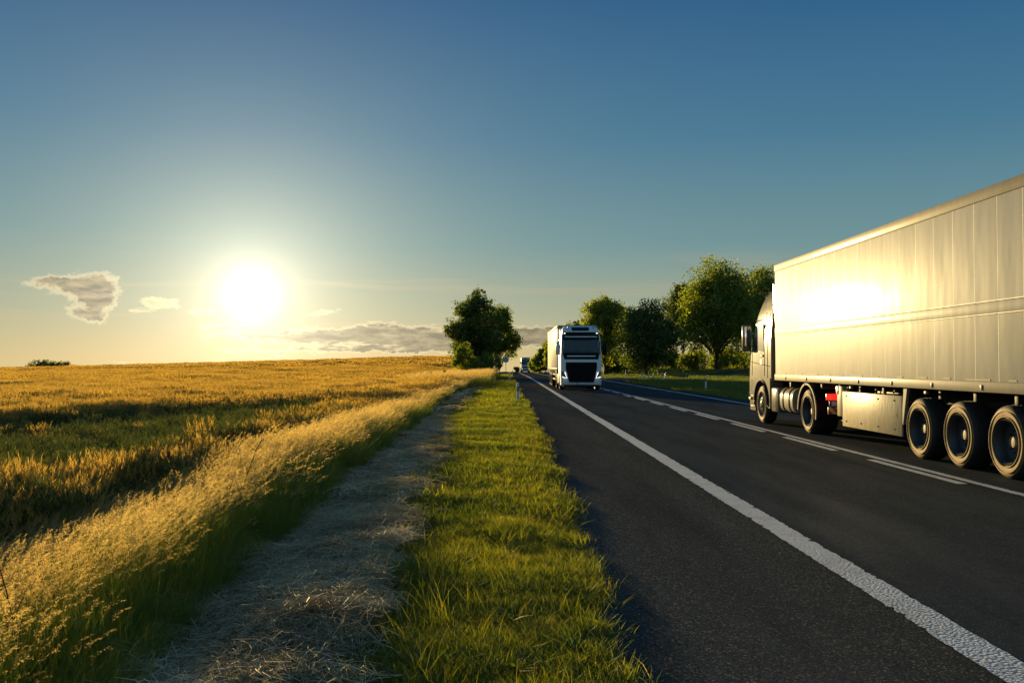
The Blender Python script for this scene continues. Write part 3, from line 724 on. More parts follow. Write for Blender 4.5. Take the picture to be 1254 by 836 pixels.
tree('broadleaf_tree', 'tiny pale tree left of the distant truck on the road crest', at(632, 250), 250, 1.7, 2.6, 27, m_leafB, 12, .3, 2500, .04, .1, z=float(zroad(250)) - .3)
for i, (px, Y, H, W) in enumerate(((40, 610, 11.4, 10), (48, 600, 13.0, 10), (57, 605, 12.2, 10), (66, 600, 11.6, 10), (74, 610, 12.0, 9), (82, 605, 10.2, 9))):
    lab = ['leftmost', 'second from left, highest', 'third from left', 'fourth from left', 'fifth from left', 'rightmost'][i] + ' tree of the small far grove on the wheat horizon'
    tree('broadleaf_tree', lab, at(px, Y), Y, H, W, 30 + i, m_leafA, 14, .7, 2200, .05, .3, group='far grove on the horizon', lobe=.32)
# hedge line behind the junction
for i, (px, Y) in enumerate(((752, 165), (775, 168), (800, 170), (822, 172))):
    lab = ['leftmost low hedge bush behind the white truck', 'hedge bush below the slim trunked tree', 'hedge bush behind the round dark tree', 'rightmost hedge bush beside the largest tree'][i]
    tree('bush', lab, at(px, Y), Y, 3.6, 5.5, 40 + i, m_leafA, 14, .35, 5000, .03, .08, cat='bush', group='hedge behind the junction', stems=3)
for i, (px, Y, W, lab) in enumerate(((850, 134, 5.5, 'low shrub in the gap left of the largest tree'), (893, 136, 6.0, 'low shrub under the right half of the largest tree'), (908, 146, 5.0, 'low shrub just left of the silver cab, behind the meadow'))):
    tree('bush', lab, at(px, Y), Y, 3.2, W, 50 + i, m_leafB, 14, .3, 4500, .03, .07, cat='bush', group='shrubs under the largest tree', stems=3)
# dry weed stalks in the tall grass
m_dry = pbr('dry_stem', (.05, .03, .018), .8)
def weed(label, x, y, h, lean, seed):
    rs = random.Random(seed); root = empty('dry_weed', (x, y, Gf(x, y)), 0, label, 'weed', 'dry weeds in the tall grass')
    b = B(); pts = [(lean * h * f * f, 0, h * f) for f in (0, .25, .5, .75, 1)]; b.tube(pts, [.005, .0045, .0035, .003, .0015], 5)
    tw_ = b
    for k in range(9):
        f = .45 + .5 * rs.random(); s = Vector((lean * h * f * f, 0, h * f)); d = Vector((rs.uniform(-1, 1), rs.uniform(-1, 1), 1.1)).normalized() * rs.uniform(.06, .16)
        tw_.tube([s, s + d * .6, s + d], [.002, .0015, .001], 4)
    b.build('stem', m_dry, root)
weed('dark bare weed stalk sticking up in the seed heads, leaning right', -2.55, 8.6, 1.12, .28, 3)
weed('dark bare weed stalk in the nearest tall grass at the lower left', -2.15, 4.1, .85, -.18, 4)

# ------------------------------------------------------------------ delineator posts and signs
m_pwhite = pbr('post_plastic', (.72, .72, .70), .5, fn=dirt((.74, .74, .72), (.35, .32, .26), 4, .6))
m_pblack = pbr('post_black', (.02, .02, .02), .5)
m_pred = pbr('post_red', (.55, .03, .02), .4)
m_refl = pbr('reflector', (.75, .45, .12), .25, .3)
def post(label, x, y, band, tilt=(0, 0), h=.82, z=None, group='delineator posts at the junction', w=.12):
    root = empty('delineator_post', (x, y, Gf(x, y) - .01 if z is None else z), 0, label, 'road post', group); root.rotation_euler = (tilt[0], tilt[1], 0)
    def seg(z0, z1, k=1.0, slant=0):
        b = B(); n = 14; ring = []
        for j in range(n):
            t = 2 * math.pi * j / n; ring.append((math.copysign(abs(math.cos(t)) ** .7, math.cos(t)) * w / 2 * k, math.copysign(abs(math.sin(t)) ** .8, math.sin(t)) * .045 * k))
        vs = [(px, py, z0) for px, py in ring] + [(px, py, z1 + slant * px) for px, py in ring]
        return b.add(vs, [(j, (j + 1) % n, (j + 1) % n + n, j + n) for j in range(n)] + [tuple(range(n))[::-1], tuple(range(n, 2 * n))])
    seg(-.1, h, 1, .25).build('post_body', m_pwhite, root)
    if band == 'black':
        seg(h * .60, h * .80, 1.04, .35).build('black_band', m_pblack, root)
        B().box((0, -.049, h * .70), (.05, .006, .10), .002).build('reflector', m_refl, root)
    else:
        seg(h * .70, h * .86, 1.04).build('red_band', m_pred, root)
    return root
VG = 'delineator posts on the left verge'
post('white post with black band, nearest one standing in the green verge', at(634, 36.5), 36.5, 'black', group=VG)
post('white post with black band, second one along the green verge', at(624, 84), 84, 'black', group=VG)
post('white post with black band, farthest and smallest along the green verge', at(627.5, 130), 130, 'black', group=VG)
for (px, yb, Y, tl_, lab) in (
    (864.5, 477, 55, (0, 0), 'red banded post standing alone in front of the meadow, nearest the silver cab'),
    (811, 469.5, 76, (0, .02), 'upright red banded post in the middle of the island cluster'),
    (813.5, 464, 84, (0, .22), 'red banded post leaning right behind the middle post of the cluster'),
    (794, 468, 80, (0, 0), 'upright red banded post, second from left on the island tip'),
    (797.5, 465.5, 84, (0, .26), 'leaning red banded post between two upright ones on the island tip'),
    (786, 466.5, 85, (0, .05), 'leftmost red banded post on the island tip')):
    x = at(px, Y); post(lab, x, Y, 'red', tl_, h=.86)
for (px, Y, lab) in ((766.5, 118, 'white post across the side road, nearest to the white truck'), (805.5, 121, 'white post standing in the shade behind the island cluster'), (837, 122, 'white post across the side road below the gap between the trees'), (871, 148, 'white post under the largest tree beside the red rail'), (903, 158, 'white post across the side road just left of the silver cab')):
    post(lab, at(px, Y), Y, 'black', h=.95, group='white posts across the side road')
# low red rail beside one of them
rt = empty('barrier', (at(866, 149), 149, Gf(at(866, 149), 149)), 0, 'low red horizontal rail on short stakes under the largest tree', 'barrier')
B().box((0, 0, .95), (1.1, .03, .12), .01).build('rail', m_pred, rt)
for sx in (-.45, .45): B().box((sx, .03, .45), (.05, .05, .95), .008).build('stake', m_pwhite, rt)
# small round sign far along the left verge
m_galv = pbr('galvanised', (.45, .46, .47), .45, .6)
m_signback = pbr('sign_back', (.38, .42, .45), .5, .2)
st = empty('road_sign', (at(619.5, 104), 104, Gf(at(619.5, 104), 104)), 0, 'small round grey sign on a thin pole beside the shorter tree', 'road sign')
B().tube([(0, 0, 0), (0, 0, 2.45)], .03, 8).build('pole', m_galv, st)
disc = B().lathe([(-.012, 0.001), (-.012, .33), (.012, .35), (.012, .001)], (0, 0, 0), 28).build('sign_plate', m_signback, st)
disc.location = (0, -.06, 2.1); disc.rotation_euler = (0, 0, R(90))

# ------------------------------------------------------------------ trucks
m_silver = soft_gloss('silver_paint', dirt_col((.16, .146, .115), (.085, .075, .052), 2.6, .7, bump=.55), (.050, .13), (.014, .4))
def trailer_fn(t):
    o = t.obj(); v = t.mapping(o, (1, 2.2, .35)); n = t.noise(v, 1.6, 6, .65); fine = t.noise(t.mapping(o, (1, 1, .12)), 26, 4, .7); sp = t.new('ShaderNodeTexVoronoi'); sp.inputs['Scale'].default_value = 22; t.l.new(o, sp.inputs['Vector'])
    sep = t.new('ShaderNodeSeparateXYZ'); t.l.new(o, sep.inputs[0])
    c = t.mix(t.map(n, .3, .75), (.52, .50, .43, 1), (.42, .40, .34, 1))
    c = t.mix(t.map(fine, .52, .8, 0, .25), c, (.34, .325, .29, 1))
    low = t.map(t.math('ADD', sep.outputs[2], t.math('MULTIPLY', n, .5)), 1.85, 1.35, 0, .45)   # road grime low on the panels
    c = t.mix(low, c, (.34, .31, .25, 1))
    h = t.math('ADD', t.math('MULTIPLY', t.noise(t.mapping(o, (1, 1.1, .35)), 1.6, 2), 1.3), t.map(sp.outputs['Distance'], .0, .12, .10, 0))
    return c, t.bump(h, .35, .025)
m_trailer = soft_gloss('trailer_panel', trailer_fn, (.013, .22), (.045, .48))
m_alu = soft_gloss('aluminium_rail', dirt_col((.34, .30, .22), (.19, .155, .095), 5, .6), (.012, .25), (.03, .5))
m_white = pbr('white_paint', (.72, .73, .74), .3, 0, dirt((.82, .83, .84), (.6, .58, .53), 2.5, .3, (.25, .45)), coat=.5)
m_curtain = soft_gloss('white_curtain', dirt_col((.66, .60, .48), (.48, .41, .29), 2, .6, bump=.2), (.006, .3), (.03, .5))
m_blackpl = pbr('black_plastic', (.008, .008, .009), .5, spec=.15)
m_dark = pbr('chassis_dark', (.012, .011, .010), .7)
m_glass = pbr('dark_glass', (.008, .030, .040), .08, 0, spec=.8)
def rub(t, b):
    n = t.noise(t.obj(), 9, 5, .7); t.l.new(t.ramp(n, [(.3, (.16, .09, .022)), (.7, (.36, .205, .055))]), b.inputs['Base Color'])
m_dusty_sunlit = pbr('dusty_sunlit_rubber', (.15, .12, .07), .75, fn=rub)  # dusty sidewall with its golden sunlight put into the base colour
m_rubber = pbr('rubber', (.02, .019, .018), .7)
m_rim = pbr('rim_steel', (.10, .115, .13), .38, .5, dirt((.075, .085, .10), (.06, .045, .025), 9, .8, (.35, .55)))
m_hub = pbr('hub_metal', (.26, .20, .12), .6, .2)
m_chrome = pbr('chrome', (.75, .75, .75), .12, 1.0)
m_redl = pbr('tail_light_red', (.6, .01, .008), .25, emit=(1, .03, .015), estr=.5)
m_red = pbr('red_plastic', (.45, .03, .02), .35)
m_led = pbr('daylight_led', (.9, .9, .95), .2, emit=(1, .93, .95), estr=1.2)
m_lens = pbr('headlight_lens', (.10, .11, .12), .1, .4, coat=1)
def rust_fn(t):
    o = t.obj(); n = t.noise(t.mapping(o, (1, 3, 1.2)), 2.2, 6, .7); n3 = t.noise(t.mapping(o, (1, 6, .8)), 2.0, 5, .7)
    v = t.new('ShaderNodeTexVoronoi'); v.inputs['Scale'].default_value = 3.1; t.l.new(t.mapping(o, (1, 1, .6)), v.inputs['Vector'])
    c = t.mix(t.map(n, .35, .7), (.44, .38, .25, 1), (.30, .25, .15, 1)); c = t.mix(t.map(v.outputs['Distance'], .13, .05, 0, .9), c, (.12, .055, .015, 1))
    c = t.mix(t.map(n3, .60, .72, 0, .6), c, (.20, .11, .035, 1))
    return c, t.bump(n, .15, .04)
m_rust = soft_gloss('rusty_white_sheet', rust_fn, (.008, .22), (.03, .45))

def wheel(parent, x, y, side, kind, r=.5):
    """side -1 = left; outer face points along side. kind: steer, drive, trailer"""
    s = side
    w = .315 if kind == 'steer' else (.56 if kind == 'drive' else .385)
    e = empty('wheel', (x, y, r), 0); e.parent = parent
    hw = w / 2; ri = .31
    prof = [(s * (hw - .03), ri), (s * (hw - .004), ri + .015), (s * hw, ri + .05), (s * (hw + .008), r - .10), (s * (hw - .008), r - .045), (s * (hw - .035), r - .012), (s * (hw - .07), r),
            (-s * (hw - .07), r), (-s * (hw - .02), r - .03), (-s * hw, r - .1), (-s * (hw - .03), ri)]
    b = B().lathe(prof, n=56)
    for k in range(3):                       # tread grooves read as ridges
        xx = -.06 + k * .06
        b.lathe([(xx - .012, r - .004), (xx - .010, r + .003), (xx + .010, r + .003), (xx + .012, r - .004)], n=56)
    # raised rings on the sidewall
    for rr in (ri + .03, r - .085): b.lathe([(s * (hw - .004), rr - .008), (s * (hw + .014), rr - .004), (s * (hw + .014), rr + .004), (s * (hw - .004), rr + .008)], n=56)
    to = b.build('tyre', m_dusty_sunlit, e); to.data.materials.append(m_rubber)
    for p_ in to.data.polygons:
        if abs(p_.center.x) < hw - .015 or p_.center.x * s < 0: p_.material_index = 1  # tread and inner side in dark rubber, which also paints their shade
    if kind == 'steer': rp = [(s * (hw - .01), ri + .006), (s * (hw + .006), ri - .006), (s * (hw - .03), ri - .03), (s * (hw - .05), .25), (s * (hw - .02), .2), (s * (hw + .0), .17), (s * (hw + .0), .11)]
    else: rp = [(s * (hw - .01), ri + .006), (s * (hw + .004), ri - .006), (s * (hw - .03), ri - .03), (s * (hw - .13), .262), (s * (hw - .15), .20), (s * (hw - .15), .10)]
    rb = B().lathe(rp, n=48)
    hx = hw + (.02 if kind == 'steer' else -.085)
    hb = B().lathe([(s * (hx - .14), .10), (s * (hx - .012), .088), (s * hx, .078), (s * (hx + .004), .06), (s * (hx + .006), .001)], n=28)
    hb.build('hub', m_hub if kind != 'steer' else m_silver, e)
    nb = B(); bx = (hw - .005) if kind == 'steer' else (hw - .145)
    for k in range(10):
        a = 2 * math.pi * k / 10; nb.tube([(s * (bx - .01), .15 * math.cos(a) * (1.0 if kind == 'steer' else 1.05), .15 * math.sin(a) * (1.0 if kind == 'steer' else 1.05)), (s * (bx + .03), .15 * math.cos(a) * 1.0, .15 * math.sin(a))], .014, 6)
    rb.add(nb.v, nb.f); rb.build('rim', m_rim if kind != 'steer' else m_silver, e)
    # axle and inner blank closing the rim
    B().lathe([(-s * .02, .001), (-s * .02, ri), (-s * .03, ri)], n=28).build('brake_drum', m_dark, e)
    return e

class Cab:
    """cab shell by height: front y F(z), half width W(z), corner radius Rc(z), back y"""
    def __init__(s, F, W, Rc, back): s.Fp, s.Wp, s.Rp, s.back = F, W, Rc, back
    def F(s, z): return float(np.interp(z, *zip(*s.Fp)))
    def W(s, z): return float(np.interp(z, *zip(*s.Wp)))
    def R(s, z): return float(np.interp(z, *zip(*s.Rp)))
    def front(s, x, z, off=0.0):
        W_, R_, F_ = s.W(z), s.R(z), s.F(z); ax = abs(x); y = F_ - .06 * (x / W_) ** 2
        if ax > W_ - R_:
            q = min(1, (ax - (W_ - R_)) / R_); y -= R_ - math.sqrt(max(0, R_ * R_ - (q * R_) ** 2))
        return (x, y + off, z)
    def ring(s, z, nc=7):
        W_, R_, F_ = s.W(z), s.R(z), s.F(z); pts = []
        xs = list(np.linspace(-(W_ - R_), W_ - R_, 9))
        left = [(-(W_ - R_) - R_ * math.sin(a), None, a) for a in np.linspace(math.pi / 2, 0, nc)[:-1]]
        def fy(x, a=None): return F_ - .06 * (x / W_) ** 2 - (0 if a is None else R_ - R_ * math.cos(a))
        out = [(-W_, s.back), (-W_, (s.back + F_ - R_) / 2)]
        out += [(x, fy(x, a)) for x, _, a in left] + [(x, fy(x)) for x in xs]
        out += [(-x, fy(x, a)) for x, _, a in reversed(left)] + [(W_, (s.back + F_ - R_) / 2), (W_, s.back)]
        return [(x, y, z) for x, y in out]
    def shell(s, zs):
        rings = [s.ring(z) for z in zs]; n = len(rings[0]); b = B(); V = [p for r in rings for p in r]; Fs = []
        for j in range(len(zs) - 1):
            for i in range(n): Fs.append((j * n + i, j * n + (i + 1) % n, (j + 1) * n + (i + 1) % n, (j + 1) * n + i))
        Fs += [tuple(range(n)), tuple((len(zs) - 1) * n + i for i in range(n))[::-1]]
        return b.add(V, Fs)
    def patch(s, z0, z1, wf, off=.012, nz=8, nx=17):
        """front panel between heights with half width wf(f), slightly proud, with a turned-back edge"""
        b = B(); zs = np.linspace(z0, z1, nz)
        def fn(u, k):
            z = zs[k]; hw = wf((z - z0) / (z1 - z0)); return s.front(u * hw, z, off)
        b.grid(fn, list(np.linspace(-1, 1, nx)), list(range(nz)))
        # skirt
        us = np.linspace(-1, 1, nx)
        def skirt(pts): 
            V = pts + [(p[0], p[1] - off - .02, p[2]) for p in pts]; n = len(pts)
            b.add(V, [(i, i + 1, i + 1 + n, i + n) for i in range(n - 1)])
        skirt([fn(u, 0) for u in us]); skirt([fn(u, nz - 1) for u in us]); skirt([fn(-1, k) for k in range(nz)]); skirt([fn(1, k) for k in range(nz)])
        return b

def side_panel(pts, x, th=.012):
    """polygon (y,z) as a thin plate on the side plane x (sign gives side)"""
    s = 1 if x > 0 else -1
    return B().prism(pts, x - s * .004, x + s * th)

def mirror(root, s, x, y, z, mat, h=.62, w=.26):
    e = empty('mirror', (0, 0, 0)); e.parent = root
    B().box((s * (x + w / 2), y, z), (w, .20, h), .06).build('mirror_housing', mat, e)
    B().box((s * (x + w / 2), y - .103, z + .05), (w * .8, .008, h * .72), .003).build('mirror_glass', m_chrome, e)
    b = B(); b.tube([(s * (x + .06), y, z + h * .40), (s * (x - .02), y - .02, z + h * .56), (s * (x - .16), y - .05, z + h * .50), (s * (x - .17), y - .05, z - h * .50), (s * (x - .02), y - .02, z - h * .56), (s * (x + .06), y, z - h * .40)], .020, 8)
    b.build('mirror_arm', m_blackpl, e); return e

def arch_poly(yc, zc, r, y0, y1, z0, z1, n=14):
    """block from y0..y1, z0..z1 with a round wheel opening"""
    a0 = math.asin(max(-1, min(1, (z0 - zc) / r)))
    arc = [(yc + r * math.cos(t), zc + r * math.sin(t)) for t in np.linspace(a0, math.pi - a0, n)]
    return [(y1, z0), (y1, z1), (y0, z1), (y0, z0)] + arc[::-1]

def truck_base(root, silver=True, L=13.6, tr0=-2.8, wheels=(-10.6, -11.9, -13.2), drive=-5.1, steer=-1.44, skin=None, top=4.03, axle_sides=(-1, 1)):
    """chassis, wheels and trailer shared by the trucks; front bumper at y=0, facing +y"""
    skin = skin or m_trailer
    ch = B()
    for s in (-1, 1): ch.box((s * .42, -3.7, .92), (.09, 6.0, .26), .01)
    for s in (-1, 1): ch.box((s * .5, tr0 - L / 2 - .2, 1.0), (.12, L - 1, .28), .01)
    for k in range(12): ch.box((0, tr0 - .8 - k * 1.08, 1.07), (2.3, .09, .13), .01)
    for yy in (steer, drive) + tuple(wheels): ch.tube([(-1.0, yy, .5), (1.0, yy, .5)], .075, 10)
    ch.box((0, (wheels[0] + wheels[-1]) / 2, .83), (1.5, 3.2, .12), .02); ch.box((0, -2.2, .62), (.9, 1.9, .5), .05)
    ch.build('chassis', m_dark, root)
    for yy, kd in ((steer, 'steer'), (drive, 'drive')) + tuple((w, 'trailer') for w in wheels):
        for s in (-1, 1):
            w = {'steer': .315, 'drive': .56, 'trailer': .385}[kd]
            wheel(root, s * (1.235 - w / 2), yy, s, kd)
    # trailer box with seams
    y1, y0 = tr0, tr0 - L; zb = 1.17
    seam = B().box((0, (y0 + y1) / 2, (zb + top) / 2), (2.54, L, top - zb), .012); k = 0; yy = y1 - .40
    while yy > y0 + .2:
        for s in (-1, 1): seam.box((s * 1.2700, yy, (1.31 + top - .14) / 2), (.0014, .010, top - .14 - 1.31), 0)
        yy -= .62
    nf = len(seam.f)
    if silver:
        rs = random.Random(5); yy = y1 - .6
        while yy > y0 + .5:
            l = rs.uniform(.1, .75)
            seam.box((-1.2715, yy, 1.335 + rs.uniform(-.004, .004)), (.006, l, rs.uniform(.022, .04)), 0); yy -= l + rs.uniform(.12, .7)
    tb = seam.build('trailer_box', skin, root); tb.data.materials.append(m_dark)
    for p_ in tb.data.polygons:
        if p_.index >= nf: p_.material_index = 1
    for s in (-1, 1): B().box((s * 1.272, (y0 + y1) / 2, top - .075), (.026, L + .02, .17), .008).build('top_rail', m_alu, tb)
    B().box((0, y1 + .012, top - .06), (2.50, .03, .14), .008).build('front_rail', m_alu, tb)
    for s in (-1, 1):
        br = B()
        br.box((s * 1.276, (y0 + y1) / 2, 1.235), (.034, L + .02, .15), .008)
        for k in range(9): br.box((s * 1.298, y1 - .9 - k * 1.5, 1.225), (.014, .05, .075), .004)
        br.build('bottom_rail', m_alu, tb)
    if silver:
        for s in (-1, 1):                       # raised
            gr = B()
            # band with a groove, half way up
            gr.prism([(2.24 + 0, 0)] and [(y0, 2.25), (y1, 2.25), (y1, 2.262), (y0, 2.262)], s * 1.270, s * 1.288)
            gr.prism([(y0, 2.428), (y1, 2.428), (y1, 2.44), (y0, 2.44)], s * 1.270, s * 1.290)
            gr.box((s * 1.272, (y0 + y1) / 2, 2.345), (.012, L, .155), .003)
            gr.build('side_band', m_trailer, tb)
    return tb

# ---- silver semi truck driving away in the far lane
TX = 8.02; TY = 25.5
semi = empty('semi_truck', (TX, TY, .006), 0, 'silver articulated truck with a long shiny box trailer driving away in the far lane', 'truck')
truck_base(semi)
cab = Cab(F=[(.35, -.03), (.9, 0), (1.3, -.02), (1.8, -.14), (2.5, -.46), (2.95, -.72), (3.26, -.98), (3.5, -1.45), (3.6, -1.95), (3.66, -2.2)],
          W=[(.35, 1.2), (.9, 1.23), (2.2, 1.23), (2.9, 1.18), (3.3, 1.10), (3.6, .98), (3.66, .9)], Rc=[(.35, .22), (1.3, .2), (2.9, .28), (3.6, .35), (3.66, .35)], back=-2.28)
cb = cab.shell([1.12, 1.4, 1.8, 2.2, 2.55, 2.85, 3.02, 3.16, 3.28, 3.4, 3.5, 3.57, 3.62, 3.66]).build('cab', m_silver, semi, 50)
cab.patch(1.75, 2.72, lambda f: 1.10 - .06 * f, .010).build('windscreen', m_glass, cb)
for s in (-1, 1):
    W_ = 1.232
    side_panel([(-.62, 1.98), (-1.62, 1.88), (-1.62, 2.62), (-.92, 2.66)], s * 1.222, .014).build('side_window', m_glass, cb)
    # door outline seams and handle
    sm = B()
    for (a, b_) in (((-.50, 1.25), (-.52, 1.95)), ((-.52, 1.95), (-.86, 2.74)), ((-.86, 2.74), (-1.68, 2.72)), ((-1.68, 2.72), (-1.70, 1.25)), ((-1.95, 2.9), (-1.98, 1.2)), ((-.45, 1.62), (-2.2, 1.50))):
        p0 = Vector((s * 1.229, *a)); p1 = Vector((s * 1.229, *b_)); sm.tube([p0, p1], .010, 4)
    sm.build('door_seam', m_blackpl, cb)
    B().box((s * 1.245, -1.52, 1.78), (.035, .20, .05), .012).build('door_handle', m_blackpl, cb)
    side_panel([(-1.30, 1.98 - .42), (-1.44, 1.98 - .42), (-1.44, 1.69), (-1.30, 1.69)], s * 1.226, .010).build('badge_plate', m_blackpl, cb)
    # air deflector behind the cab side
    B().prism([(-2.28, 1.2), (-2.62, 1.25), (-2.62, 3.55), (-2.28, 3.6)], s * 1.12, s * 1.16).build('side_deflector', m_silver, semi)
    # wheel arch, lower body, steps, bumper return
    B().prism(arch_poly(-1.44, .5, .63, -2.22, -.72, .42, 1.20), s * .90, s * 1.245).build('front_fender', m_silver, semi)
    # arch lip
    lip = B(); n = 18
    pts = [(s * 1.25, -1.44 + .64 * math.cos(t), .5 + .64 * math.sin(t)) for t in np.linspace(-.05, math.pi + .05, n)]
    lip.tube(pts, .028, 6); lip.build('fender_lip', m_blackpl, semi)
    fen = B()
    arc0 = [(-5.1 + .60 * math.cos(t), .5 + .60 * math.sin(t)) for t in np.linspace(.02, math.pi + .25, 22)]
    arc1 = [(-5.1 + .635 * math.cos(t), .5 + .635 * math.sin(t)) for t in np.linspace(.02, math.pi + .25, 22)]
    fen.prism(arc1 + arc0[::-1], s * .66, s * 1.235); fo = fen.build('rear_fender', m_blackpl, semi)
    B().prism(arc1 + [(y_ * .985 - .0765, z_ * .985 + .0075) for y_, z_ in arc0][::-1], s * 1.238, s * 1.265).build('fender_lip', m_alu, fo)
    mirror(semi, s, 1.20, -.30, 2.28, m_silver, .74, .25)
# bumper (rounded) and grille
low = Cab(F=[(.3, -.02), (.5, .02), (1.12, .0)], W=[(.3, 1.22), (1.12, 1.235)], Rc=[(.3, .22), (1.12, .22)], back=-.78)
low.shell([.30, .36, .6, .9, 1.13]).build('bumper', m_silver, semi, 50)
cab.patch(1.16, 1.66, lambda f: .95, .012).build('grille', m_blackpl, semi)
for s in (-1, 1):
    B().box((s * 1.0, .02, .72), (.34, .06, .2), .03).build('headlight', m_lens, semi)
    B().box((s * 1.252, -.35, .62), (.022, .18, .06), .008).build('side_marker', m_hub, semi)
    B().box((s * 1.19, -.62, .42), (.12, .42, .05), .01).build('step', m_dark, semi); B().box((s * 1.20, -.62, .70), (.10, .36, .04), .01).build('step', m_dark, semi)
# side boxes and fuel tank
for s in (-1, 1):
    B().box((s * 1.03, -2.62, .66), (.42, .62, .62), .05).build('battery_box', m_silver, semi)
    tk = B(); n = 28; prof = []
    for yy, rr in ((-3.02, .02), (-3.02, .27), (-3.05, .31), (-4.02, .31), (-4.05, .27), (-4.05, .02)):
        for k in range(n):
            t = 2 * math.pi * k / n; prof.append((s * .93 + math.copysign(abs(math.cos(t)) ** .65, math.cos(t)) * rr, yy, .68 + math.copysign(abs(math.sin(t)) ** .65, math.sin(t)) * rr))
    tk.add(prof, [(j * n + k, j * n + (k + 1) % n, (j + 1) * n + (k + 1) % n, (j + 1) * n + k) for j in range(5) for k in range(n)])
    tko = tk.build('fuel_tank', m_alu, semi)
    for yy in (-3.3, -3.78):
        st_ = B()
        ring = [(s * .93 + math.copysign(abs(math.cos(t)) ** .65, math.cos(t)) * .318, yy, .68 + math.copysign(abs(math.sin(t)) ** .65, math.sin(t)) * .318) for t in np.linspace(0, 2 * math.pi, 29)]
        st_.tube(ring, .012, 5, cap=False)
        st_.build('tank_strap', m_dark, tko)
# tractor tail: lights, plate, chevron bar
tl_b = B().box((-.96, -6.22, .86), (.50, .07, .14), .02).build('tail_light', m_redl, semi)
B().box((.96, -6.22, .86), (.50, .07, .14), .02).build('tail_light', m_redl, semi)
B().box((-.93, -6.262, .885), (.04, .012, .10), .004).build('light_divider', m_dark, tl_b)
m_plate = pbr('plate_pale', (.55, .62, .72), .4); m_blue = pbr('plate_blue', (.03, .09, .35), .4)
pl = B().box((-.90, -6.24, .72), (.50, .02, .10), .004).build('licence_plate', m_plate, semi); B().box((-1.13, -6.2525, .72), (.05, .006, .096), .001).build('blue_strip', m_blue, pl)
def chev(t, b):
    sp = t.new('ShaderNodeSeparateXYZ'); t.l.new(t.obj(), sp.inputs[0])
    w = t.math('FRACT', t.math('MULTIPLY', t.math('ADD', sp.outputs[0], sp.outputs[2]), 5.2)); t.l.new(t.mix(t.math('GREATER_THAN', w, .5), (.62, .50, .22, 1), (.42, .03, .02, 1)), b.inputs['Base Color'])
m_chev = pbr('chevron_stripes', (.5, .1, .05), .45, fn=chev)
B().box((0, -6.24, .57), (2.36, .02, .15), .003).build('chevron_bar', m_chev, semi)
# trailer furniture: landing legs, side panel, mudguard stays, lamps
for s in (-1, 1):
    b = B(); b.box((s * 1.10, -6.92, .80), (.16, .30, .62), .02); b.build('landing_leg', m_rust, semi)
    B().box((s * 1.186, -6.80, 1.02), (.012, .10, .16), .003).build('red_reflector', m_red, semi)
    pb = B().box((s * 1.19, -8.52, .66), (.03, 2.76, .70), .008).build('side_guard', m_rust, semi)
    for yy in (-7.35, -8.1, -8.9, -9.6):
        for zz in (.42, .92): B().lathe([(s * .014, .001), (s * .026, .014), (s * .012, .022)], (s * 1.19, yy, zz), 10).build('bolt', m_chrome, pb)
    for yy in (-7.3, -7.9, -8.7, -9.5): hk = B(); hk.tube([(s * 1.17, yy, 1.0), (s * 1.17, yy, 1.08), (s * 1.17, yy - .06, 1.09)], .012, 6); hk.build('hook', m_hub, pb)
    B().box((s * 1.1, -9.15, 1.04), (.06, .9, .03), .006).build('tie_bar', m_hub, semi)
    for yy, dy in ((-9.97, .10), (-13.98, -.10)):
        B().prism([(yy, 1.16), (yy - .13, 1.16), (yy - .06 + dy * 1.0, .52), (yy + .0 + dy * 1.0, .52)], s * 1.15, s * 1.20).build('guard_stay', m_alu, semi)
    for yy in (-5.0, -7.7, -10.9): B().box((s * 1.24, yy, 1.10), (.05, .09, .05), .012).build('marker_lamp', m_hub, semi)
    B().prism([(-14.02, .30), (-14.04, 1.12), (-14.06, 1.12), (-14.04, .30)], s * .80, s * 1.2).build('mud_flap', m_rubber, semi)
# rear doors and lights of the trailer
rd = B().box((0, -16.41, 2.6), (2.48, .03, 2.8), .01).build('rear_door', m_alu, semi)
for xx in (-.9, -.35, .35, .9): B().tube([(xx, -16.44, 1.3), (xx, -16.44, 3.9)], .016, 6).build('lock_rod', m_chrome, rd)
B().box((0, -16.3, .62), (2.3, .1, .14), .02).build('rear_bumper', m_dark, semi)
for s in (-1, 1): B().box((s * .95, -16.36, .85), (.42, .06, .14), .02).build('tail_light', m_redl, semi)

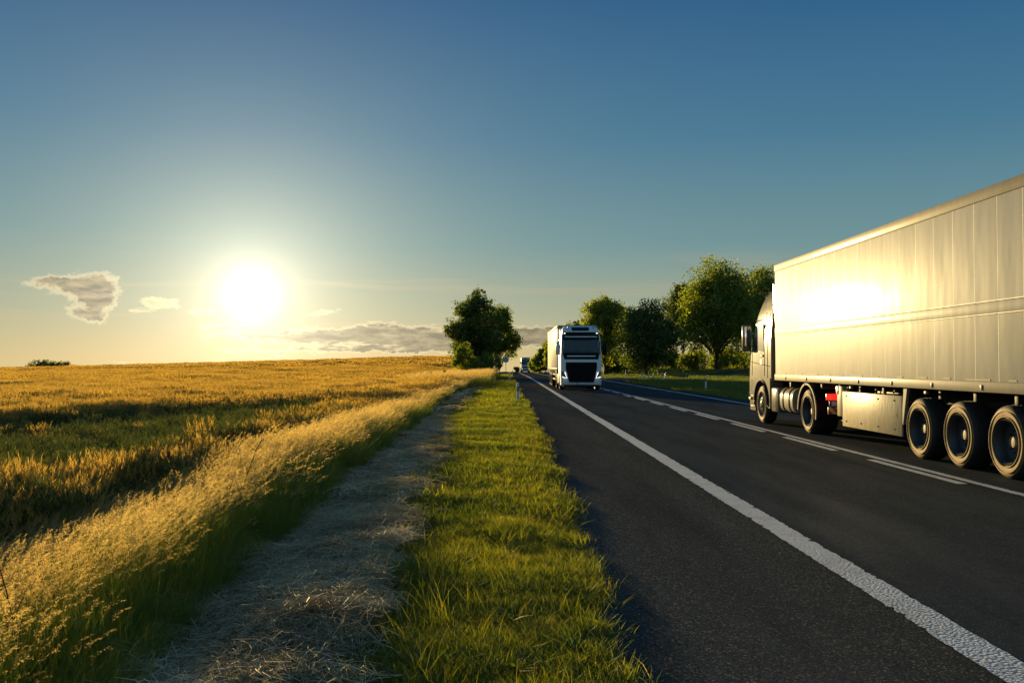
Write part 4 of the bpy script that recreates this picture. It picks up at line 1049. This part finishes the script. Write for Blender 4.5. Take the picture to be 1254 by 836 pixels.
# ---- oncoming white truck
def white_truck(loc, label, plain=False):
    root = empty('semi_truck', loc, math.pi, label, 'truck')
    truck_base(root, silver=False, skin=m_curtain, tr0=-3.0, L=13.4, top=4.02, wheels=(-10.8, -12.1, -13.4))
    c = Cab(F=[(.35, -.05), (.8, .02), (1.7, .0), (2.2, -.08), (3.0, -.30), (3.5, -.50), (3.7, -.72), (3.86, -1.15), (3.92, -1.5)],
            W=[(.35, 1.2), (.8, 1.24), (2.2, 1.24), (3.2, 1.19), (3.7, 1.08), (3.92, .95)], Rc=[(.35, .2), (1.7, .19), (3.0, .2), (3.92, .3)], back=-2.3)
    body = c.shell([1.12, 1.5, 2.0, 2.5, 2.9, 3.2, 3.45, 3.6, 3.7, 3.78, 3.84, 3.89, 3.92]).build('cab', m_white, root, 50)
    l2 = Cab(F=[(.3, -.02), (.5, .05), (1.13, .03)], W=[(.3, 1.22), (1.12, 1.25)], Rc=[(.3, .2), (1.12, .2)], back=-.75)
    l2.shell([.30, .36, .6, .9, 1.13]).build('bumper', m_white, root, 50)
    c.patch(2.28, 3.00, lambda f: 1.14 - .02 * f, .012).build('windscreen', m_glass, body)
    c.patch(1.86, 2.27, lambda f: 1.02 + .12 * f, .014).build('black_panel', m_blackpl, body)
    c.patch(2.03, 2.075, lambda f: .86, .030, 3).build('chrome_bar', m_chrome, body)
    for xx in (-.75, -.05, .55): B().tube([Vector(c.front(xx, 2.30, .03)), Vector(c.front(xx + .5, 2.40, .035))], .010, 5).build('wiper', m_blackpl, body)
    c.patch(3.02, 3.52, lambda f: 1.12 - .04 * f, .05).build('sun_visor', m_blackpl, body)
    c.patch(3.20, 3.255, lambda f: .98, .075, 3).build('visor_strip', m_white, body)
    c.patch(3.60, 3.84, lambda f: .52 + .02 * f, .02).build('roof_hatch', m_blackpl, body)
    for s in (-1, 1):
        B().box((s * .78, -.70, 3.80), (.05, .16, .12), .015).build('roof_horn', m_blackpl, body)
        lampp = c.front(s * .98, 3.44, .09); B().box(lampp, (.09, .05, .05), .015).build('visor_lamp', m_led if not plain else m_chrome, body)
    if not plain:
        gb = B(); zs = np.linspace(.48, 1.68, 10)
        def gf(u, k): z = zs[k]; f = (z - .48) / 1.2; hw = .74 + .20 * min(1, f * 1.5); p = (c.front if z > 1.12 else l2.front)(u * hw, z, .0); return (p[0], max(c.front(u * hw, z)[1], l2.front(u * hw, z)[1] if z < 1.12 else -9) + .018, z)
        gb.grid(gf, list(np.linspace(-1, 1, 13)), list(range(10)))
        sl = gb
        for zz in np.linspace(.62, 1.58, 8): sl.box((0, .078 + (0 if zz < 1.1 else -.01), zz), (1.36 + .3 * min(1, (zz - .48)), .025, .035), .008)
        gb.build('grille', m_blackpl, root)
    else:
        g = B().box((0, .05, 1.35), (1.7, .06, .50), .02).build('grille', m_blackpl, root); B().box((0, .09, 1.36), (1.5, .02, .05), .006).build('grille_slat', m_chrome, g)
        B().box((0, .055, .58), (2.0, .05, .26), .02).build('bumper_intake', m_blackpl, root)
    for s in (-1, 1):
        hl = B(); poly = [(s * .84, .70), (s * 1.17, .80), (s * 1.20, 1.16), (s * 1.02, 1.08)]
        hl.prism(poly, -.10, .062, 'y'); h = hl.build('headlight', m_lens, root)
        ld = B(); ld.tube([(s * 1.01, .068, 1.08), (s * .87, .07, .715), (s * 1.15, .066, .80)], .022, 6); ld.build('running_light', m_led, h)
        side_panel([(-.50, 2.02), (-1.55, 1.95), (-1.55, 2.75), (-.70, 2.8)], s * 1.222, .014).build('side_window', m_glass, body)
        B().box((s * 1.25, -1.45, 1.85), (.03, .2, .05), .01).build('door_handle', m_blackpl, body)
        B().prism(arch_poly(-1.44, .5, .62, -2.25, -.70, .42, 1.20), s * .92, s * 1.25).build('front_fender', m_white, root)
        B().box((s * 1.02, -3.25, .64), (.44, 1.7, .62), .05).build('side_fairing', m_alu, root)
        B().box((s * 1.13, -4.3, .80), (.22, .25, .30), .03).build('air_tank', m_alu, root)
        arc0 = [(-5.1 + .60 * math.cos(t), .5 + .60 * math.sin(t)) for t in np.linspace(0, math.pi, 16)]; arc1 = [(-5.1 + .64 * math.cos(t), .5 + .64 * math.sin(t)) for t in np.linspace(0, math.pi, 16)]
        B().prism(arc1 + arc0[::-1], s * .66, s * 1.25).build('rear_fender', m_blackpl, root)
        for k in range(2): B().box((s * 1.2, -8.3, .55 + k * .32), (.03, 3.0, .11), .01).build('side_guard', m_alu, root)
        mirror(root, s, 1.30, -.20, 2.52, m_white if s > 0 else m_blackpl, .78, .24)
        B().prism([(-2.3, 1.2), (-2.72, 1.25), (-2.72, 3.7), (-2.3, 3.75)], s * 1.13, s * 1.17).build('side_deflector', m_white, root)
    pl_ = B().box((0, .082, .40), (.52, .012, .11), .003).build('licence_plate', m_plate, root); B().box((-.235 * -1, .090, .40), (.05, .004, .106), .001).build('blue_strip', m_blue, pl_)
    B().box((0, .02, .27), (2.2, .1, .12), .02).build('lower_lip', m_dark, root)
    return root
white_truck((at(712, 54.6), 54.6, .006), 'white articulated truck with dark windscreen and black grille approaching in the near lane')
white_truck((at(643.8, 245), 245, float(zroad(245)) + .006), 'tiny distant white truck coming over the crest of the road', plain=True)

# ------------------------------------------------------------------ world: sky, glow round the sun, clouds
def build_world():
    w = bpy.data.worlds.new('World'); scene.world = w; w.use_nodes = True
    t = N(w.node_tree); t.n.clear(); out = t.new('ShaderNodeOutputWorld'); bg = t.new('ShaderNodeBackground'); t.l.new(bg.outputs[0], out.inputs[0])
    bg.inputs[1].default_value = SKY_STR
    tc = t.new('ShaderNodeTexCoord'); d = t.vmath('NORMALIZE', tc.outputs['Generated'])
    sp = t.new('ShaderNodeSeparateXYZ'); t.l.new(d, sp.inputs[0]); x, y, z = sp.outputs
    lift = t.new('ShaderNodeCombineXYZ'); t.l.new(x, lift.inputs[0]); t.l.new(y, lift.inputs[1]); t.l.new(t.math('MAXIMUM', z, .003), lift.inputs[2])
    sky = t.new('ShaderNodeTexSky', sky_type='NISHITA', sun_disc=False); sky.sun_elevation = R(SUN_EL); sky.sun_rotation = R(SUN_AZ)
    sky.altitude = 400; sky.air_density = 1.0; sky.dust_density = 1.2; sky.ozone_density = 2.0
    t.l.new(lift.outputs[0], sky.inputs[0])
    # a sunset tint by elevation (deg), multiplied/added to the physical sky
    el = t.math('MULTIPLY', t.math('ARCSINE', z), 57.2958); az = t.math('MULTIPLY', t.math('ARCTAN2', x, y), 57.2958)
    c = sky.outputs[0]
    s = Vector((math.sin(R(SUN_AZ)) * math.cos(R(SUN_EL)), math.cos(R(SUN_AZ)) * math.cos(R(SUN_EL)), math.sin(R(SUN_EL))))
    dot = t.vmath('DOT_PRODUCT', d, tuple(s), 'v'); ang = t.math('MULTIPLY', t.math('ARCCOSINE', t.math('MINIMUM', dot, .999999)), 57.2958)
    K = 1.0 / SKY_STR
    grad = t.ramp(t.map(el, -2, 40), [(p, tuple(q * K for q in c_)) for p, c_ in SKY_GRAD])
    c = t.mix(SKY_MIX, c, grad)
    c = t.mix(t.map(y, .25, -.35, 0, 1, True), c, tuple(q * K for q in (.060, .118, .165)) + (1,))
    def glow(c, col, amp, wdt, power):
        g = t.math('EXPONENT', t.math('MULTIPLY', t.math('POWER', t.math('DIVIDE', ang, wdt), power), -1.0))
        g = t.math('MULTIPLY', g, amp * K)
        v = t.vmath('SCALE', (*col,), g); return t.vmath('ADD', c, v)
    # clouds
    uv = t.new('ShaderNodeCombineXYZ'); t.l.new(az, uv.inputs[0]); t.l.new(el, uv.inputs[1])
    nz = t.noise(uv.outputs[0], .8, 9, .68, .3, out=1)
    off = t.vmath('SCALE', t.vmath('SUBTRACT', nz, (.5, .5, .5)), 2.0)
    offs = t.vmath('MULTIPLY', off, (1.0, .5, 0)); uvw = t.vmath('ADD', uv.outputs[0], offs)
    def px2(px, py): return math.degrees(math.atan((px - 620) / 1110)), math.degrees(math.atan((446 - py) / math.hypot(1110, px - 620)))
    fine = t.noise(uv.outputs[0], 1.9, 9, .74, .2); fine2 = t.noise(t.mapping(uv.outputs[0], (.5, 2.0, 1), (3, 7, 0)), 1.1, 8, .68, .2)
    def field(blobs):
        tot = None
        for (px, py, rx, ry, rot, st) in blobs:
            a, e = px2(px, py); q = t.vmath('SUBTRACT', uvw, (a, e, 0)); q = t.mapping(q, (1, 1, 1), (0, 0, 0), (0, 0, R(rot))); q = t.vmath('MULTIPLY', q, (1110 / 57.3 / rx, 1110 / 57.3 / ry, 0))
            l2_ = t.vmath('DOT_PRODUCT', q, q, 'v'); g = t.math('MULTIPLY', t.math('EXPONENT', t.math('MULTIPLY', l2_, -1.0)), st)
            tot = g if tot is None else t.math('ADD', tot, g)
        return tot
    hook = field([(52, 345, 24, 6, -6, .8), (88, 348, 26, 11, -8, 1.2), (118, 352, 22, 14, -20, 1.4), (124, 368, 18, 13, 0, 1.5), (106, 385, 22, 7, 12, 1.3)])
    wisps = field([(196, 370, 26, 7, 6, .9), (180, 382, 30, 5, 10, .5), (250, 380, 20, 4, 0, .7), (395, 384, 28, 5, -5, .9), (270, 398, 30, 5, 0, .6)])
    bank = field([(300, 412, 70, 6, 3, .8), (390, 412, 60, 10, 2, 1.1), (470, 408, 60, 12, 0, 1.2), (530, 416, 50, 13, 0, 1.2), (600, 415, 60, 14, 0, .9), (655, 412, 40, 13, 0, 1.0), (330, 430, 70, 5, 0, .7), (450, 428, 90, 5, 0, .7), (160, 443, 40, 4, 0, .5), (690, 405, 40, 9, 0, .5)])
    def cloud(c, f, tex, thr, soft, dark, amt):
        dn = t.math('SUBTRACT', t.math('ADD', f, t.math('MULTIPLY', t.math('SUBTRACT', tex, .5), 1.9)), thr)
        dn = t.math('MULTIPLY', dn, t.map(f, .06, .3))
        alpha = t.map(dn, 0, soft, 0, amt, True); core = t.math('MULTIPLY', t.map(dn, soft * .06, soft * 1.0, 0, 1, True), t.map(fine2, .3, .6, .68, 1))
        near = t.math('EXPONENT', t.math('MULTIPLY', ang, -1 / 11.0))
        rim = t.vmath('SCALE', (1.0, .80, .46), t.math('MULTIPLY', t.math('ADD', .50, t.math('MULTIPLY', near, .9)), K * 1.0))
        body = t.vmath('SCALE', dark, t.math('MULTIPLY', t.math('ADD', .20, t.math('MULTIPLY', near, .72)), K))
        return t.mix(alpha, c, t.mix(core, rim, body))
    c = glow(c, (.80, .86, .60), GL[0], 11.0, 1.0)
    c = cloud(c, hook, fine, .36, .85, (.30, .27, .19), .95)
    st1 = t.noise(t.mapping(uv.outputs[0], (.045, .75, 1), (5, 2, 0)), 1.0, 6, .6, .4)
    sa = t.math('MULTIPLY', t.map(st1, .50, .72, 0, .42, True), t.math('MULTIPLY', t.map(el, .2, 1.2, 0, 1, True), t.map(el, 8.5, 3.5, 0, 1, True)))
    c = t.mix(sa, c, t.vmath('SCALE', (.36, .28, .17), t.math('MULTIPLY', t.math('ADD', .75, t.math('EXPONENT', t.math('MULTIPLY', ang, -1 / 9.0))), K)))
    c = cloud(c, wisps, fine2, .40, .45, (.8, .62, .34), .8)
    c = cloud(c, bank, fine2, .42, .55, (.27, .235, .16), .85)
    c = glow(c, (1, .88, .58), GL[1], 5.2, 1.1)
    c = glow(c, (1, .90, .64), .30, 3.0, 1.0)
    c = glow(c, (1, .93, .75), GL[2], .95, 1.15)
    t.l.new(c, bg.inputs[0])
SKY_STR = .10
SKY_MIX = .97
SKY_GRAD = [(0, (.34, .255, .105)), (.05, (.31, .255, .125)), (.12, (.19, .212, .150)), (.22, (.086, .158, .166)), (.38, (.033, .101, .160)), (.60, (.0075, .052, .132)), (1, (.001, .030, .098))]
GL = (.085, .26, .9)
build_world()
sl = bpy.data.lights.new('sun', 'SUN'); sl.energy = 5.0; sl.angle = R(.53); sl.color = (1.0, .73, .32)
so = bpy.data.objects.new('sun', sl); COL.objects.link(so)
sv = Vector((math.sin(R(SUN_AZ)) * math.cos(R(SUN_EL)), math.cos(R(SUN_AZ)) * math.cos(R(SUN_EL)), math.sin(R(SUN_EL))))
so.rotation_euler = sv.to_track_quat('Z', 'Y').to_euler()

# ------------------------------------------------------------------ camera and render
cam = bpy.data.cameras.new('camera'); cam.sensor_width = 36; cam.lens = 36 * 1110 / 1254; cam.clip_start = .05; cam.clip_end = 12000
co = bpy.data.objects.new('camera', cam); COL.objects.link(co); co.location = (0, 0, 1.56)
co.rotation_euler = (R(90) + math.atan(28 / 1110), 0, -math.atan(7 / 1110)); scene.camera = co
cam.dof.use_dof = False
vs = scene.view_settings; vs.view_transform = 'Standard'; vs.look = 'None'; vs.exposure = .85; vs.gamma = 1; vs.use_curve_mapping = False
scene.render.engine = 'CYCLES'; cy = scene.cycles
cy.max_bounces = 8; cy.diffuse_bounces = 3; cy.glossy_bounces = 3; cy.transmission_bounces = 4; cy.transparent_max_bounces = 8
cy.use_denoising = True; cy.sample_clamp_indirect = 6; cy.use_adaptive_sampling = True; cy.adaptive_threshold = .015
